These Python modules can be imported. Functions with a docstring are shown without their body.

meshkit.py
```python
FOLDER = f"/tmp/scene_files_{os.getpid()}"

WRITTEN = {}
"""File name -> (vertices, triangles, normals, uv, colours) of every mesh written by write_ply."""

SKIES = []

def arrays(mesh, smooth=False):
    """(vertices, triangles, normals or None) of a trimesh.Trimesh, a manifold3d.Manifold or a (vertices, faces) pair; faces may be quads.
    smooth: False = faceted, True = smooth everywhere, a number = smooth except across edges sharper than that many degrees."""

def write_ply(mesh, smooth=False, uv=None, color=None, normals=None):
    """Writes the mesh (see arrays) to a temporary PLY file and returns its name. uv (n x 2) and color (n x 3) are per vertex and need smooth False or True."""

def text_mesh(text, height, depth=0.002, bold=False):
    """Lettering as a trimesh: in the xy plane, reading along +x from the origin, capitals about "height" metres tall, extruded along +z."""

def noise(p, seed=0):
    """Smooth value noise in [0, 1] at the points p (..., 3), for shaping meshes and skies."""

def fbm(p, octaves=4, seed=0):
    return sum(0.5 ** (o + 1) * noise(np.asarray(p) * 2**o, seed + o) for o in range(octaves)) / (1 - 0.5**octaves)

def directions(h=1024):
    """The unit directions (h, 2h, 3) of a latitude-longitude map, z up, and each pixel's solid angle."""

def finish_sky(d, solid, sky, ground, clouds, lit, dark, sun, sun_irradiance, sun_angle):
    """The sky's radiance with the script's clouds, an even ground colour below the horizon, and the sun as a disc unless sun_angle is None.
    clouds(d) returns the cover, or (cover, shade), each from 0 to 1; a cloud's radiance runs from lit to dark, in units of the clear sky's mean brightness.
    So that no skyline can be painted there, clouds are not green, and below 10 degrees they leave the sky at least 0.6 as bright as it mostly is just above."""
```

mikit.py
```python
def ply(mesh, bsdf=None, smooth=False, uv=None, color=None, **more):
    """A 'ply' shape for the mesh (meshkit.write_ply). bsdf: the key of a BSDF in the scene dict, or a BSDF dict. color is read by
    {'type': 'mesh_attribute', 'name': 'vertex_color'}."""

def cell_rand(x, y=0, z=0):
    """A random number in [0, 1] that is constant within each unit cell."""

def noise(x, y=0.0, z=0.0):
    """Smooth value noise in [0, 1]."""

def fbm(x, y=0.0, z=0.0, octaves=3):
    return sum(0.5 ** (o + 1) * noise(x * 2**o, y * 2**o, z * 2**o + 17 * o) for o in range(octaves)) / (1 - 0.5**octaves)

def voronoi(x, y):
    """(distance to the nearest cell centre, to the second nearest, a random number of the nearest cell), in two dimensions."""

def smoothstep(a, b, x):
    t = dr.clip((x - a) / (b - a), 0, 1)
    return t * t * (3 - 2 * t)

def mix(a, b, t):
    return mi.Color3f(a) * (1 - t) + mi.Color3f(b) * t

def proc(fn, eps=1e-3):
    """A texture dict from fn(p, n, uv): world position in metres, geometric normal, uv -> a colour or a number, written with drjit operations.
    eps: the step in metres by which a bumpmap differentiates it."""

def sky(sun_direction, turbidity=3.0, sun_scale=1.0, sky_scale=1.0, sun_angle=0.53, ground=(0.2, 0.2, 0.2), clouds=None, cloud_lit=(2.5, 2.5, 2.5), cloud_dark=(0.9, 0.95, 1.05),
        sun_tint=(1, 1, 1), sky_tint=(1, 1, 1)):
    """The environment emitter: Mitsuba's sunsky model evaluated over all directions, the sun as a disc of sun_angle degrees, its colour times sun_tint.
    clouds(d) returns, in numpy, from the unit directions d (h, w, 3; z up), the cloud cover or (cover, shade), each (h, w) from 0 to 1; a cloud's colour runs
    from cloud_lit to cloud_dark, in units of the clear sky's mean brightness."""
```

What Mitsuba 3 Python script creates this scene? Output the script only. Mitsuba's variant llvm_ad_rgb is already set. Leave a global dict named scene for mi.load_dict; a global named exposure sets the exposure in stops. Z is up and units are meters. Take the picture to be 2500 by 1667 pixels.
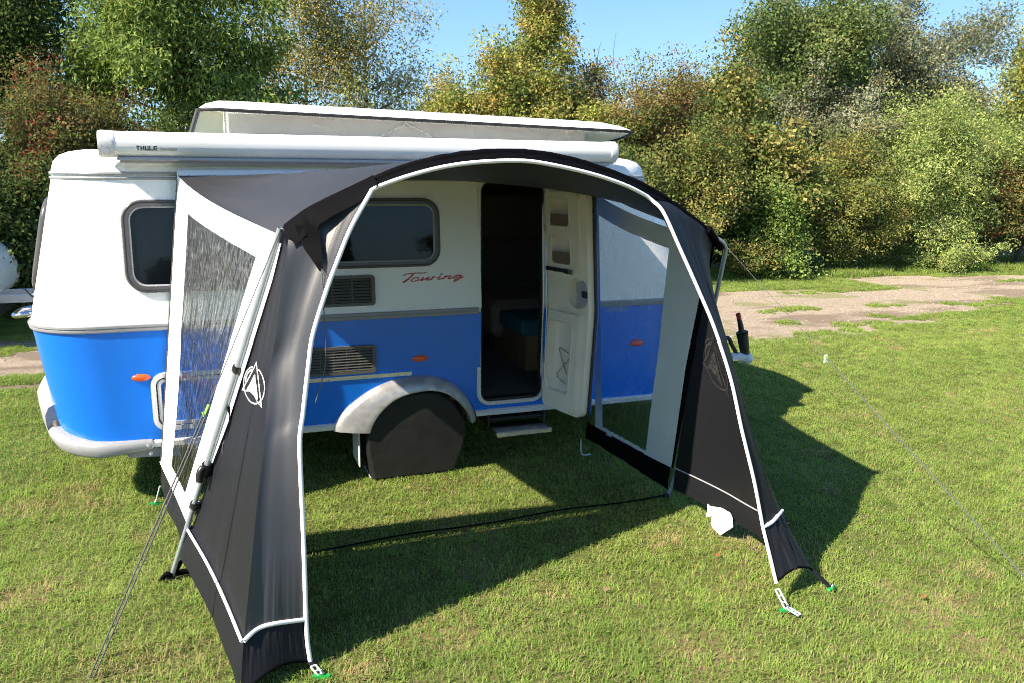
import math
import numpy as np
import trimesh
import shapely.geometry as sg
import manifold3d as m3
import drjit as dr
import mitsuba as mi
import mikit
import meshkit

# ------------------------------------------------------------------ camera, sky, exposure
# World: X along the camper's side, Y into the camper, Z up; the camper's side wall is near Y = 0.
scene, labels = {}, {}
T = mi.ScalarTransform4f
YAW, PITCH, ROLL = 0.353, 0.202, 0.009
_F = np.array([math.sin(YAW) * math.cos(PITCH), math.cos(YAW) * math.cos(PITCH), -math.sin(PITCH)])
_R = np.array([math.cos(YAW), -math.sin(YAW), 0.0])
_U = np.cross(_R, _F)
_UP = -math.sin(ROLL) * _R + math.cos(ROLL) * _U
EYE = np.array([0.0, -4.86, 1.9])
scene['camera'] = {'type': 'perspective', 'fov': 2 * math.degrees(math.atan(1250 / 2018.0)), 'fov_axis': 'x', 'near_clip': 0.05, 'far_clip': 600.0,
                   'to_world': T().look_at(origin=EYE.tolist(), target=(EYE + _F).tolist(), up=_UP.tolist())}
SUN_EL = math.radians(42.0)
SUN = (-math.cos(SUN_EL) * 0.957, -math.cos(SUN_EL) * 0.291, math.sin(SUN_EL))
scene['sky'] = mikit.sky(SUN, turbidity=2.4, sky_scale=0.80, ground=(0.10, 0.13, 0.05), sky_tint=(0.84, 0.94, 1.06), sun_tint=(0.93, 1.0, 1.12))
exposure = 3.02

# ------------------------------------------------------------------ helpers
PI = math.pi
used = {}


def num(key):
    n = used.get(key, 0)
    used[key] = n + 1
    return key if n == 0 else f'{key}_{n:03d}'


def put(key, mesh, bsdf, smooth=30, **k):
    key = num(key)
    scene[key] = mikit.ply(mesh, bsdf, smooth, **k)
    return key


def tag(key, label, cat=None, group=None, kind=None):
    d = labels.setdefault(key, {})
    if label: d['label'] = label
    if cat: d['category'] = cat
    if group: d['group'] = group
    if kind: d['kind'] = kind
    return key


def cat(*ms):
    return trimesh.util.concatenate([m for m in ms])


def tm(man):
    m = man.to_mesh()
    return trimesh.Trimesh(np.array(m.vert_properties[:, :3]), np.array(m.tri_verts), process=False)


def mani(mesh):
    mesh = trimesh.Trimesh(mesh.vertices, mesh.faces, process=True)
    return m3.Manifold(m3.Mesh(np.asarray(mesh.vertices, np.float32), np.asarray(mesh.faces, np.uint32)))


def box(x0, x1, y0, y1, z0, z1, c=0.004):
    """A box with chamfered edges."""
    c = min(c, 0.45 * min(x1 - x0, y1 - y0, z1 - z0))
    P = []
    for x, sx in ((x0, 1), (x1, -1)):
        for y, sy in ((y0, 1), (y1, -1)):
            for z, sz in ((z0, 1), (z1, -1)):
                P += [(x, y + sy * c, z + sz * c), (x + sx * c, y, z + sz * c), (x + sx * c, y + sy * c, z)]
    return trimesh.convex.convex_hull(np.array(P))


def resample(P, n):
    P = np.asarray(P, float)
    L = np.r_[0, np.cumsum(np.linalg.norm(np.diff(P, axis=0), axis=1))]
    t = np.linspace(0, L[-1], n)
    return np.stack([np.interp(t, L, P[:, k]) for k in range(P.shape[1])], 1)


def spline(P, n):
    """A smooth curve through the points (Catmull-Rom), n points evenly spaced."""
    P = np.asarray(P, float)
    if len(P) < 3:
        return resample(P, n)
    Q = np.vstack([2 * P[0] - P[1], P, 2 * P[-1] - P[-2]])
    out = []
    for i in range(1, len(Q) - 2):
        t = np.linspace(0, 1, 16, endpoint=False)[:, None]
        a, b, c, d = Q[i - 1], Q[i], Q[i + 1], Q[i + 2]
        out.append(0.5 * (2 * b + (c - a) * t + (2 * a - 5 * b + 4 * c - d) * t**2 + (3 * b - a - 3 * c + d) * t**3))
    return resample(np.vstack(out + [P[-1:]]), n)


def tube(P, r, sides=8, closed=False):
    P = np.asarray(P, float)
    n = len(P)
    t = (np.roll(P, -1, 0) - np.roll(P, 1, 0)) if closed else np.gradient(P, axis=0)
    t /= np.linalg.norm(t, axis=1, keepdims=True) + 1e-12
    a = np.cross(t[0], [0, 0, 1.0] if abs(t[0][2]) < 0.9 else [1.0, 0, 0])
    A = []
    for k in range(n):
        a = a - t[k] * (a @ t[k])
        a /= np.linalg.norm(a) + 1e-12
        A.append(a)
    A = np.array(A)
    B = np.cross(t, A)
    ang = np.arange(sides) * 2 * PI / sides
    R = np.broadcast_to(r, (n,))[:, None, None]
    V = (P[:, None] + R * (np.cos(ang)[None, :, None] * A[:, None] + np.sin(ang)[None, :, None] * B[:, None])).reshape(-1, 3)
    F = []
    m = n if closed else n - 1
    for i in range(m):
        j = (i + 1) % n
        for k in range(sides):
            l = (k + 1) % sides
            F += [[i * sides + k, j * sides + k, j * sides + l], [i * sides + k, j * sides + l, i * sides + l]]
    if not closed:
        V = np.vstack([V, P[0], P[-1]])
        c0, c1 = len(V) - 2, len(V) - 1
        for k in range(sides):
            l = (k + 1) % sides
            F += [[c0, l, k], [c1, (n - 1) * sides + k, (n - 1) * sides + l]]
    m_ = trimesh.Trimesh(V, np.array(F), process=False)
    return m_


def grid(V):
    """A mesh from an (nv, nu, 3) array of points."""
    nv, nu = V.shape[:2]
    i, j = np.meshgrid(np.arange(nv - 1), np.arange(nu - 1), indexing='ij')
    a = (i * nu + j).ravel()
    F = np.vstack([np.stack([a, a + 1, a + nu + 1], 1), np.stack([a, a + nu + 1, a + nu], 1)])
    return trimesh.Trimesh(V.reshape(-1, 3), F, process=False)


def coons(c0, c1, d0, d1, nu, nv):
    """Points (nv, nu, 3) of the patch between the curves c0 (v=0), c1 (v=1), d0 (u=0), d1 (u=1)."""
    c0, c1, d0, d1 = spline(c0, nu), spline(c1, nu), spline(d0, nv), spline(d1, nv)
    u, v = np.linspace(0, 1, nu)[None, :, None], np.linspace(0, 1, nv)[:, None, None]
    return ((1 - v) * c0[None] + v * c1[None] + (1 - u) * d0[:, None] + u * d1[:, None]
            - ((1 - u) * (1 - v) * c0[0] + u * (1 - v) * c0[-1] + (1 - u) * v * c1[0] + u * v * c1[-1]))


def pnormals(V):
    du, dv = np.gradient(V, axis=1), np.gradient(V, axis=0)
    n = np.cross(du, dv)
    return n / (np.linalg.norm(n, axis=2, keepdims=True) + 1e-12)


def rrect(x0, x1, z0, z1, r, q=8):
    return sg.box(x0 + r, z0 + r, x1 - r, z1 - r).buffer(r, quad_segs=q)


def extrude(poly, h):
    parts = list(getattr(poly, 'geoms', [poly]))
    return cat(*[trimesh.creation.extrude_polygon(p, h, engine='earcut') for p in parts])


def yo(z):
    """How far the camper's side leans in from its widest line, the belt moulding."""
    return np.interp(z, [0.30, 0.36, 1.06, 1.87, 2.2], [0.05, 0.045, 0.0, 0.05, 0.06])


def on_wall(mesh, off=0.0):
    """Local (x, z, depth outwards) to the camper's side."""
    v = np.asarray(mesh.vertices)
    out = np.stack([v[:, 0], yo(v[:, 1]) - v[:, 2] - off, v[:, 1]], 1)
    return trimesh.Trimesh(out, mesh.faces[:, ::1], process=False)


def wall_plate(poly, d0, d1):
    m = extrude(poly, d1 - d0)
    m.apply_translation([0, 0, d0])
    m = on_wall(m)
    return m


def wall_ring(poly, w, d0, d1):
    return wall_plate(poly.difference(poly.buffer(-w)), d0, d1)


def text(s, h, bold=False, sx=1.0, slant=0.0):
    m = meshkit.text_mesh(s, h, 0.0015, bold)
    v = m.vertices.copy()
    v[:, 0] = v[:, 0] * sx + slant * v[:, 1]
    return trimesh.Trimesh(v, m.faces, process=False)


# ------------------------------------------------------------------ materials
def C(c):
    return {'type': 'rgb', 'value': list(map(float, c))}


def prin(key, c, rough=0.5, spec=0.5, two=True, **k):
    d = {'type': 'principled', 'base_color': C(c) if isinstance(c, (tuple, list)) else c, 'roughness': rough, 'specular': spec, **k}
    scene[key] = {'type': 'twosided', 'nested': d} if two else d


noise, fbm, sstep, mix = mikit.noise, mikit.fbm, mikit.smoothstep, mikit.mix


def f_white(p, n, uv):
    g = fbm(p.x * 2.3, p.y * 2.3, p.z * 2.3)
    return mix((0.72, 0.73, 0.72), (0.80, 0.80, 0.79), g)


prin('mat_white_paint', mikit.proc(f_white), 0.28, 0.5, clearcoat=0.5, clearcoat_gloss=0.9)


def f_blue(p, n, uv):
    g = fbm(p.x * 3.1, p.y * 3.1, p.z * 3.1)
    return mix((0.003, 0.150, 0.66), (0.004, 0.165, 0.70), g)


prin('mat_blue_paint', mikit.proc(f_blue), 0.25, 0.5, clearcoat=0.6, clearcoat_gloss=0.92)


def f_silver(p, n, uv):
    g = fbm(p.x * 4, p.y * 4, p.z * 9)
    return mix((0.23, 0.235, 0.245), (0.31, 0.315, 0.325), g)


prin('mat_silver_plastic', mikit.proc(f_silver), 0.35, 0.5)
def f_fender(p, n, uv):
    g = fbm(p.x * 14 + p.z * 10, p.y * 10, p.z * 14 - p.x * 8)
    return mix((0.33, 0.33, 0.335), (0.46, 0.46, 0.46), sstep(0.3, 0.7, g))


prin('mat_fender', mikit.proc(f_fender), 0.32, 0.55, metallic=0.25)
prin('mat_white_trim', (0.62, 0.62, 0.62), 0.35)
prin('mat_grey_trim', (0.34, 0.34, 0.36), 0.35)
scene['mat_alu'] = {'type': 'twosided', 'nested': {'type': 'roughconductor', 'material': 'Al', 'alpha': 0.22, 'specular_reflectance': C((0.85, 0.87, 0.9))}}
scene['mat_chrome'] = {'type': 'twosided', 'nested': {'type': 'roughconductor', 'material': 'Cr', 'alpha': 0.06}}
prin('mat_pole', (0.33, 0.37, 0.40), 0.32, 0.6, metallic=0.35)
prin('mat_black_rubber', (0.018, 0.018, 0.018), 0.55)
prin('mat_black_plastic', (0.02, 0.02, 0.021), 0.35)
prin('mat_vent', (0.10, 0.095, 0.085), 0.5)
prin('mat_dark_cavity', (0.012, 0.012, 0.012), 0.8)
prin('mat_window_frame', (0.075, 0.072, 0.075), 0.25, 0.5)
prin('mat_orange', (0.75, 0.10, 0.015), 0.2, 0.6, clearcoat=0.5)
prin('mat_red_letters', (0.42, 0.03, 0.03), 0.4)
prin('mat_black_letters', (0.02, 0.02, 0.02), 0.4)
prin('mat_grey_letters', (0.28, 0.28, 0.28), 0.4)
prin('mat_pale_letters', (0.35, 0.45, 0.45), 0.4)


def f_cream(p, n, uv):
    return mix((0.70, 0.64, 0.53), (0.76, 0.70, 0.59), fbm(p.x * 5, p.y * 5, p.z * 5))


prin('mat_cream_plastic', mikit.proc(f_cream), 0.38)


def f_wood(p, n, uv):
    g = fbm(p.x * 30 + fbm(p.x * 3, p.y * 3, p.z * 2) * 4, p.y * 30, p.z * 2.0)
    return mix((0.20, 0.12, 0.06), (0.30, 0.19, 0.10), g)


prin('mat_wood', mikit.proc(f_wood), 0.4)
prin('mat_shaded_pocket', (0.17, 0.135, 0.10), 0.4)  # door pocket fronts: shade of the tilted recess put into a brown-grey colour
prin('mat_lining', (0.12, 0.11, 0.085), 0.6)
prin('mat_teal_cloth', (0.02, 0.14, 0.16), 0.8)
prin('mat_beige_cloth', (0.28, 0.23, 0.16), 0.9)
prin('mat_carpet', (0.09, 0.09, 0.085), 0.9)
prin('mat_curtain', (0.55, 0.57, 0.66), 0.9)
scene['mat_pane'] = {'type': 'thindielectric', 'int_ior': 1.5}
scene['mat_tinted_pane'] = {'type': 'blendbsdf', 'weight': 0.25, 'a': {'type': 'thindielectric', 'int_ior': 1.6, 'specular_transmittance': C((0.55, 0.57, 0.58))},
                            'b': {'type': 'twosided', 'nested': {'type': 'roughdielectric', 'alpha': 0.02}} if False else {'type': 'twosided', 'nested': {'type': 'principled', 'base_color': C((0.01, 0.012, 0.014)), 'roughness': 0.03, 'specular': 0.7}}}


def f_fabric(p, n, uv):
    w = 0.5 + 0.25 * dr.sin(p.z * 2400.0) + 0.25 * dr.sin((p.x - p.y) * 2400.0)
    return mix((0.011, 0.0115, 0.0145), (0.015, 0.0158, 0.0195), 0.6 * w + 0.4 * fbm(p.x * 6, p.y * 6, p.z * 6))


prin('mat_fabric', mikit.proc(f_fabric), 0.52, 0.15, sheen=0.05)


prin('mat_fabric_roof', mikit.proc(f_fabric), 0.55, 0.9, sheen=0.15)


def f_fabric2(p, n, uv):
    w = 0.5 + 0.25 * dr.sin(p.z * 2400.0) + 0.25 * dr.sin((p.x - p.y) * 2400.0)
    return mix((0.030, 0.033, 0.040), (0.040, 0.043, 0.051), 0.6 * w + 0.4 * fbm(p.x * 6, p.y * 6, p.z * 6))


prin('mat_fabric_front', mikit.proc(f_fabric2), 0.45, 0.55, sheen=0.15)
prin('mat_fabric_black', (0.0028, 0.0028, 0.0038), 0.7, 0.05)
prin('mat_faint_print', (0.021, 0.021, 0.022), 0.6)
prin('mat_white_pvc', (0.74, 0.76, 0.77), 0.4)
prin('mat_white_cloth', (0.80, 0.80, 0.80), 0.7)
prin('mat_grey_pvc', (0.50, 0.56, 0.58), 0.45)


def f_film_glints(p, n, uv):
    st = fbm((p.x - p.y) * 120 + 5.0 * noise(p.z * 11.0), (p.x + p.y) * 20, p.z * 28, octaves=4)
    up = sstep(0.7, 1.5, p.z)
    return 0.010 + (0.055 + 0.13 * up) * sstep(0.56, 0.72, st) + 0.055 * up  # sky glints on the crinkles and upper haze are painted into the blend weight


scene['mat_clear_film'] = {'type': 'blendbsdf', 'weight': mikit.proc(f_film_glints), 'a': {'type': 'thindielectric', 'int_ior': 1.45},
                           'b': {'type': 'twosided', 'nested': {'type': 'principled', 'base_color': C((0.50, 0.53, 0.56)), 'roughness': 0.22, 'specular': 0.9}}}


def f_canvas(p, n, uv):
    return mix((0.42, 0.41, 0.38), (0.52, 0.51, 0.48), fbm(p.x * 3, p.y * 3, p.z * 6))


prin('mat_end_canvas', (0.52, 0.54, 0.40), 0.8)
prin('mat_canvas', mikit.proc(f_canvas), 0.8)


def f_cover(p, n, uv):
    return mix((0.006, 0.0059, 0.0059), (0.011, 0.0107, 0.0104), fbm(p.x * 9 + p.z * 4, p.y * 9, p.z * 9))


prin('mat_cover', mikit.proc(f_cover), 0.65)
prin('mat_green_plastic', (0.01, 0.30, 0.06), 0.35)
prin('mat_lime_plastic', (0.30, 0.62, 0.12), 0.35)
prin('mat_pale_lime', (0.45, 0.65, 0.35), 0.35)
prin('mat_rope', (0.10, 0.10, 0.10), 0.7)
prin('mat_rope_grey', (0.15, 0.155, 0.165), 0.7)


def f_bark(p, n, uv):
    return mix((0.055, 0.045, 0.035), (0.12, 0.10, 0.08), fbm(p.x * 25, p.y * 25, p.z * 6))


prin('mat_bark', mikit.proc(f_bark), 0.9)


def f_birch(p, n, uv):
    k = sstep(0.58, 0.68, fbm(p.x * 9, p.y * 9, p.z * 16))
    return mix((0.55, 0.53, 0.48), (0.06, 0.05, 0.045), k)


prin('mat_birch_bark', mikit.proc(f_birch), 0.8)
scene['mat_leaf'] = {'type': 'principledthin', 'base_color': {'type': 'mesh_attribute', 'name': 'vertex_color'}, 'roughness': 0.40, 'diff_trans': 0.62, 'eta': 1.45}


BARE = [(-0.34, -1.66, 0.30), (3.08, -2.30, 0.14), (-0.70, 0.16, 0.16), (-1.0, 0.24, 0.20), (1.40, -1.68, 0.10), (4.9, 0.2, 0.15)]


def bare(p):
    b = mi.Float(0.0)
    w = 0.6 + 0.8 * fbm(p.x * 7, p.y * 7, 3.0)
    for x, y, r in BARE:
        b = dr.maximum(b, dr.exp(-(dr.square(p.x - x) + dr.square((p.y - y) * 1.6)) / (r * r) * w))
    return dr.clip(b * 0.9, 0, 1)


def f_grass(p, n, uv):
    big = fbm(p.x * 0.9 + 7.0, p.y * 0.9, 0.0)
    mid = fbm(p.x * 4.1, p.y * 4.1 + 3.0, 1.0)
    r = uv.x
    c = mix((0.150, 0.255, 0.050), (0.325, 0.440, 0.100), dr.clip(0.65 * big + 0.55 * mid - 0.15, 0, 1))
    c = mix(c, (0.44, 0.51, 0.16), sstep(0.55, 0.95, r) * 0.6)
    dry = dr.maximum(sstep(0.64, 0.82, fbm(p.x * 2.3 + 20.0, p.y * 2.3 + 5.0, 2.0, octaves=4)), bare(p))
    straw = sstep(0.89 - 0.50 * dry, 0.95 - 0.50 * dry, mi.Float(dr.abs(r * 7.31 - dr.floor(r * 7.31))))
    return mix(c, (0.46, 0.36, 0.19), straw)


scene['mat_grass'] = {'type': 'principledthin', 'base_color': mikit.proc(f_grass), 'roughness': 0.4, 'diff_trans': 0.6, 'eta': 1.4}


def f_soil(p, n, uv):
    g = fbm(p.x * 30, p.y * 30, 0.0)
    b = fbm(p.x * 1.7, p.y * 1.7, 4.0)
    return mix(mix((0.06, 0.075, 0.02), (0.15, 0.14, 0.055), g), (0.20, 0.15, 0.08), sstep(0.55, 0.8, b))


prin('mat_lawn_soil', mikit.proc(f_soil), 0.95, 0.2)


def f_gravel(p, n, uv):
    a, b, c = mikit.voronoi(p.x * 42, p.y * 42)
    big = fbm(p.x * 0.8, p.y * 2.2, 3.0, octaves=4)
    k = mix((0.160, 0.130, 0.098), (0.285, 0.240, 0.188), 0.75 * c + 0.25 * big)
    k = mix(k, (0.11, 0.083, 0.062), sstep(0.52, 0.68, big) * 0.75)
    moss = sstep(0.60, 0.74, fbm(p.x * 1.6 + 9.0, p.y * 1.9, 6.0, octaves=4))
    return mix(k, (0.11, 0.125, 0.04), moss * 0.6)


prin('mat_gravel', mikit.proc(f_gravel), 0.95, 0.2)
prin('mat_stone', (0.30, 0.26, 0.22), 0.9, 0.2)

# ------------------------------------------------------------------ ground
_gx, _gy = np.meshgrid(np.linspace(-250, 250, 41), np.linspace(-250, 250, 41))
g = grid(np.stack([_gx, _gy, 0 * _gx], -1))
tag(put('lawn', g, 'mat_lawn_soil', False), 'short mown lawn under the camper and awning', kind='structure')
rng = np.random.default_rng(5)


def wiggle(P, n, a, seed):
    P = resample(P, n)
    q = np.stack([P[:, 0] * 1.3, P[:, 1] * 1.3, np.zeros(n)], 1)
    return P + a * (np.stack([meshkit.fbm(q, 4, seed), meshkit.fbm(q, 4, seed + 9)], 1) - 0.5)


NEAR = [(-25, 3.3), (-1.7, 3.15), (2, 3.1), (5.5, 2.95), (7.0, 2.90), (8.5, 3.05), (9.6, 3.35), (10.9, 4.15), (12.5, 4.35), (16, 4.5), (40, 5.0)]
FAR = [(40, 6.2), (15.0, 6.9), (12.5, 7.35), (11.3, 7.7), (10.75, 7.8), (10.9, 7.35), (10.95, 6.5), (10.85, 5.75), (10.0, 6.0), (9.1, 6.3), (7.9, 6.65), (5, 6.4), (1, 6.1), (-2.3, 5.9), (-25, 6.0)]
gp = sg.Polygon(np.vstack([wiggle(NEAR, 420, 0.22, 1), wiggle(FAR, 260, 0.45, 4)])).buffer(0)
gp = max(getattr(gp, 'geoms', [gp]), key=lambda q: q.area)
gv, gf = trimesh.creation.triangulate_polygon(gp, engine='earcut')
gm = trimesh.Trimesh(np.c_[gv, np.full(len(gv), 0.004)], gf, process=False)
if gm.face_normals[:, 2].mean() < 0: gm.invert()
tag(put('gravel_track', gm, 'mat_gravel', False), 'pinkish grey gravel track behind the camper', kind='structure')

# ------------------------------------------------------------------ the camper
K = 'camper'
tag(K, 'blue and white pop-top touring caravan with its door open, on the lawn', 'caravan')


def plan(z, ins=0.0, n=10):
    xr = np.interp(z, [0.36, 1.06, 1.87], [-0.86, -0.955, -0.785]) + ins
    xf = np.interp(z, [0.36, 1.06, 1.87], [3.20, 3.36, 2.89]) - ins
    y0, y1 = float(yo(z)) + ins, 2.0 - float(yo(z)) - ins
    rr, rf = 0.36 - ins * 0.5, 0.42 - ins * 0.5
    P = []
    for cx, cy, r, a0 in ((xr + rr, y0 + rr, rr, PI), (xf - rf, y0 + rf, rf, 1.5 * PI), (xf - rf, y1 - rf, rf, 0), (xr + rr, y1 - rr, rr, 0.5 * PI)):
        for a in np.linspace(a0, a0 + PI / 2, n):
            P.append((cx + r * math.cos(a), cy + r * math.sin(a)))
    return np.array(P)


def loft(levels):
    """levels: (z, inset). A closed mesh through the plan outlines."""
    rings = [np.c_[plan(min(z, 1.87), i), np.full(40, z)] for z, i in levels]
    n = len(rings[0])
    V = np.vstack(rings + [rings[0].mean(0)[None], rings[-1].mean(0)[None]])
    F = []
    for k in range(len(rings) - 1):
        for i in range(n):
            j = (i + 1) % n
            F += [[k * n + i, k * n + j, (k + 1) * n + j], [k * n + i, (k + 1) * n + j, (k + 1) * n + i]]
    b, t = len(V) - 2, len(V) - 1
    for i in range(n):
        j = (i + 1) % n
        F += [[b, j, i], [t, (len(rings) - 1) * n + i, (len(rings) - 1) * n + j]]
    return mani(trimesh.Trimesh(V, np.array(F)))


def cutter(poly, y0=-0.3, y1=0.35):
    m = extrude(poly, y1 - y0)
    v = m.vertices
    return mani(trimesh.Trimesh(np.stack([v[:, 0], y1 - v[:, 2], v[:, 1]], 1), m.faces))


DOOR = rrect(1.585, 2.015, 0.445, 1.845, 0.07)
WIN_A = rrect(-0.425, 0.52, 1.238, 1.735, 0.11)
WIN_B = rrect(0.62, 1.325, 1.335, 1.74, 0.10)
WIN_C = rrect(2.30, 2.70, 1.30, 1.70, 0.09)
cuts = [cutter(DOOR)] + [cutter(w.buffer(-0.03)) for w in (WIN_A, WIN_B)]
arch_poly = sg.Point(1.215, 0.27).buffer(0.36, quad_segs=24)
cuts.append(cutter(arch_poly, -0.3, 0.30))
outer = loft([(0.36, 0), (1.06, 0), (1.87, 0)])
shell = outer - loft([(0.30, 0.03), (1.06, 0.03), (1.95, 0.03)])
for c in cuts: shell = shell - c
lower = shell.trim_by_plane((0, 0, -1), -1.035)
upper = shell.trim_by_plane((0, 0, 1), 1.06)
put(K + '__lower_wall', tm(lower), 'mat_blue_paint', 25)
labels[K + '__lower_wall'] = {'label': 'glossy bright blue lower body of the caravan'}
put(K + '__upper_wall', tm(upper), 'mat_white_paint', 25)
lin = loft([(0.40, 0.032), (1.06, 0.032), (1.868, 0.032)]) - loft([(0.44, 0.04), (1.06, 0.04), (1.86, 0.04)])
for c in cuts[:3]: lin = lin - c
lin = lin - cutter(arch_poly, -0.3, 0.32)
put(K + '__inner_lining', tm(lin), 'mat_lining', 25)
# roof with its rounded edge, gutter, belt moulding and bottom trim
roof = loft([(1.86, -0.004), (1.895, 0.0), (1.935, 0.012), (1.968, 0.04), (1.988, 0.085), (2.0, 0.15), (2.02, 0.45), (2.025, 0.7)]) - loft([(1.8, 0.03), (1.93, 0.05), (1.98, 0.2)])
put(K + '__roof', tm(roof), 'mat_white_paint', 40)


def around(z, out, r, x0=-9, x1=9, sides=8, squash=1.0):
    P = plan(z, -out, 14)
    P = np.c_[P, np.full(len(P), z)]
    return tube(resample(np.vstack([P, P[:1]]), 220)[:-1], r, sides, closed=True)


put(K + '__gutter_rail', cat(around(1.872, 0.004, 0.011), around(1.848, 0.003, 0.008)), 'mat_silver_plastic', 40)
bm = loft([(1.028, -0.006), (1.034, -0.012), (1.046, -0.012), (1.050, -0.008), (1.054, -0.014), (1.066, -0.014), (1.07, -0.004)]) - loft([(0.9, 0.004), (1.2, 0.004)])
bm = bm - cutter(DOOR.buffer(0.022), -0.4, 0.3)
put(K + '__belt_moulding', tm(bm), 'mat_silver_plastic', 30)
tr = loft([(0.352, -0.004), (0.358, -0.016), (0.385, -0.018), (0.394, -0.010), (0.397, 0.0)]) - loft([(0.3, 0.006), (0.5, 0.006)])
tr = tr - cutter(arch_poly, -0.4, 0.4)
put(K + '__bottom_trim', tm(tr), 'mat_white_trim', 30)
# underbody, wheel box, floor
put(K + '__floor', tm(loft([(0.40, 0.036), (0.455, 0.036)]) - cutter(arch_poly, -0.3, 0.31)), 'mat_carpet')
put(K + '__chassis', cat(box(-0.7, 3.5, 0.45, 0.50, 0.27, 0.39), box(-0.7, 3.5, 1.5, 1.55, 0.27, 0.39), box(1.17, 1.25, 0.3, 1.7, 0.2, 0.3), box(-0.6, -0.52, 0.3, 1.7, 0.3, 0.38), box(0.84, 1.59, 0.30, 0.34, 0.34, 0.64), box(0.84, 1.59, 0.05, 0.34, 0.635, 0.66)), 'mat_black_rubber')


def wheel(x, y):
    w = num(K + '__wheel')
    m = trimesh.creation.torus(0.235, 0.072, 40, 16)
    m.apply_transform(trimesh.transformations.rotation_matrix(PI / 2, [1, 0, 0]))
    m.vertices[:, 1] *= 1.15
    m.apply_translation([x, y, 0.295])
    put(w + '__tyre', m, 'mat_black_rubber', 40)
    c = trimesh.creation.cylinder(0.18, 0.09, sections=32)
    c.apply_transform(trimesh.transformations.rotation_matrix(PI / 2, [1, 0, 0]))
    c.apply_translation([x, y, 0.295])
    put(w + '__rim', c, 'mat_silver_plastic', 30)


wheel(1.2, 0.17)
wheel(1.2, 1.84)

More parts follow.
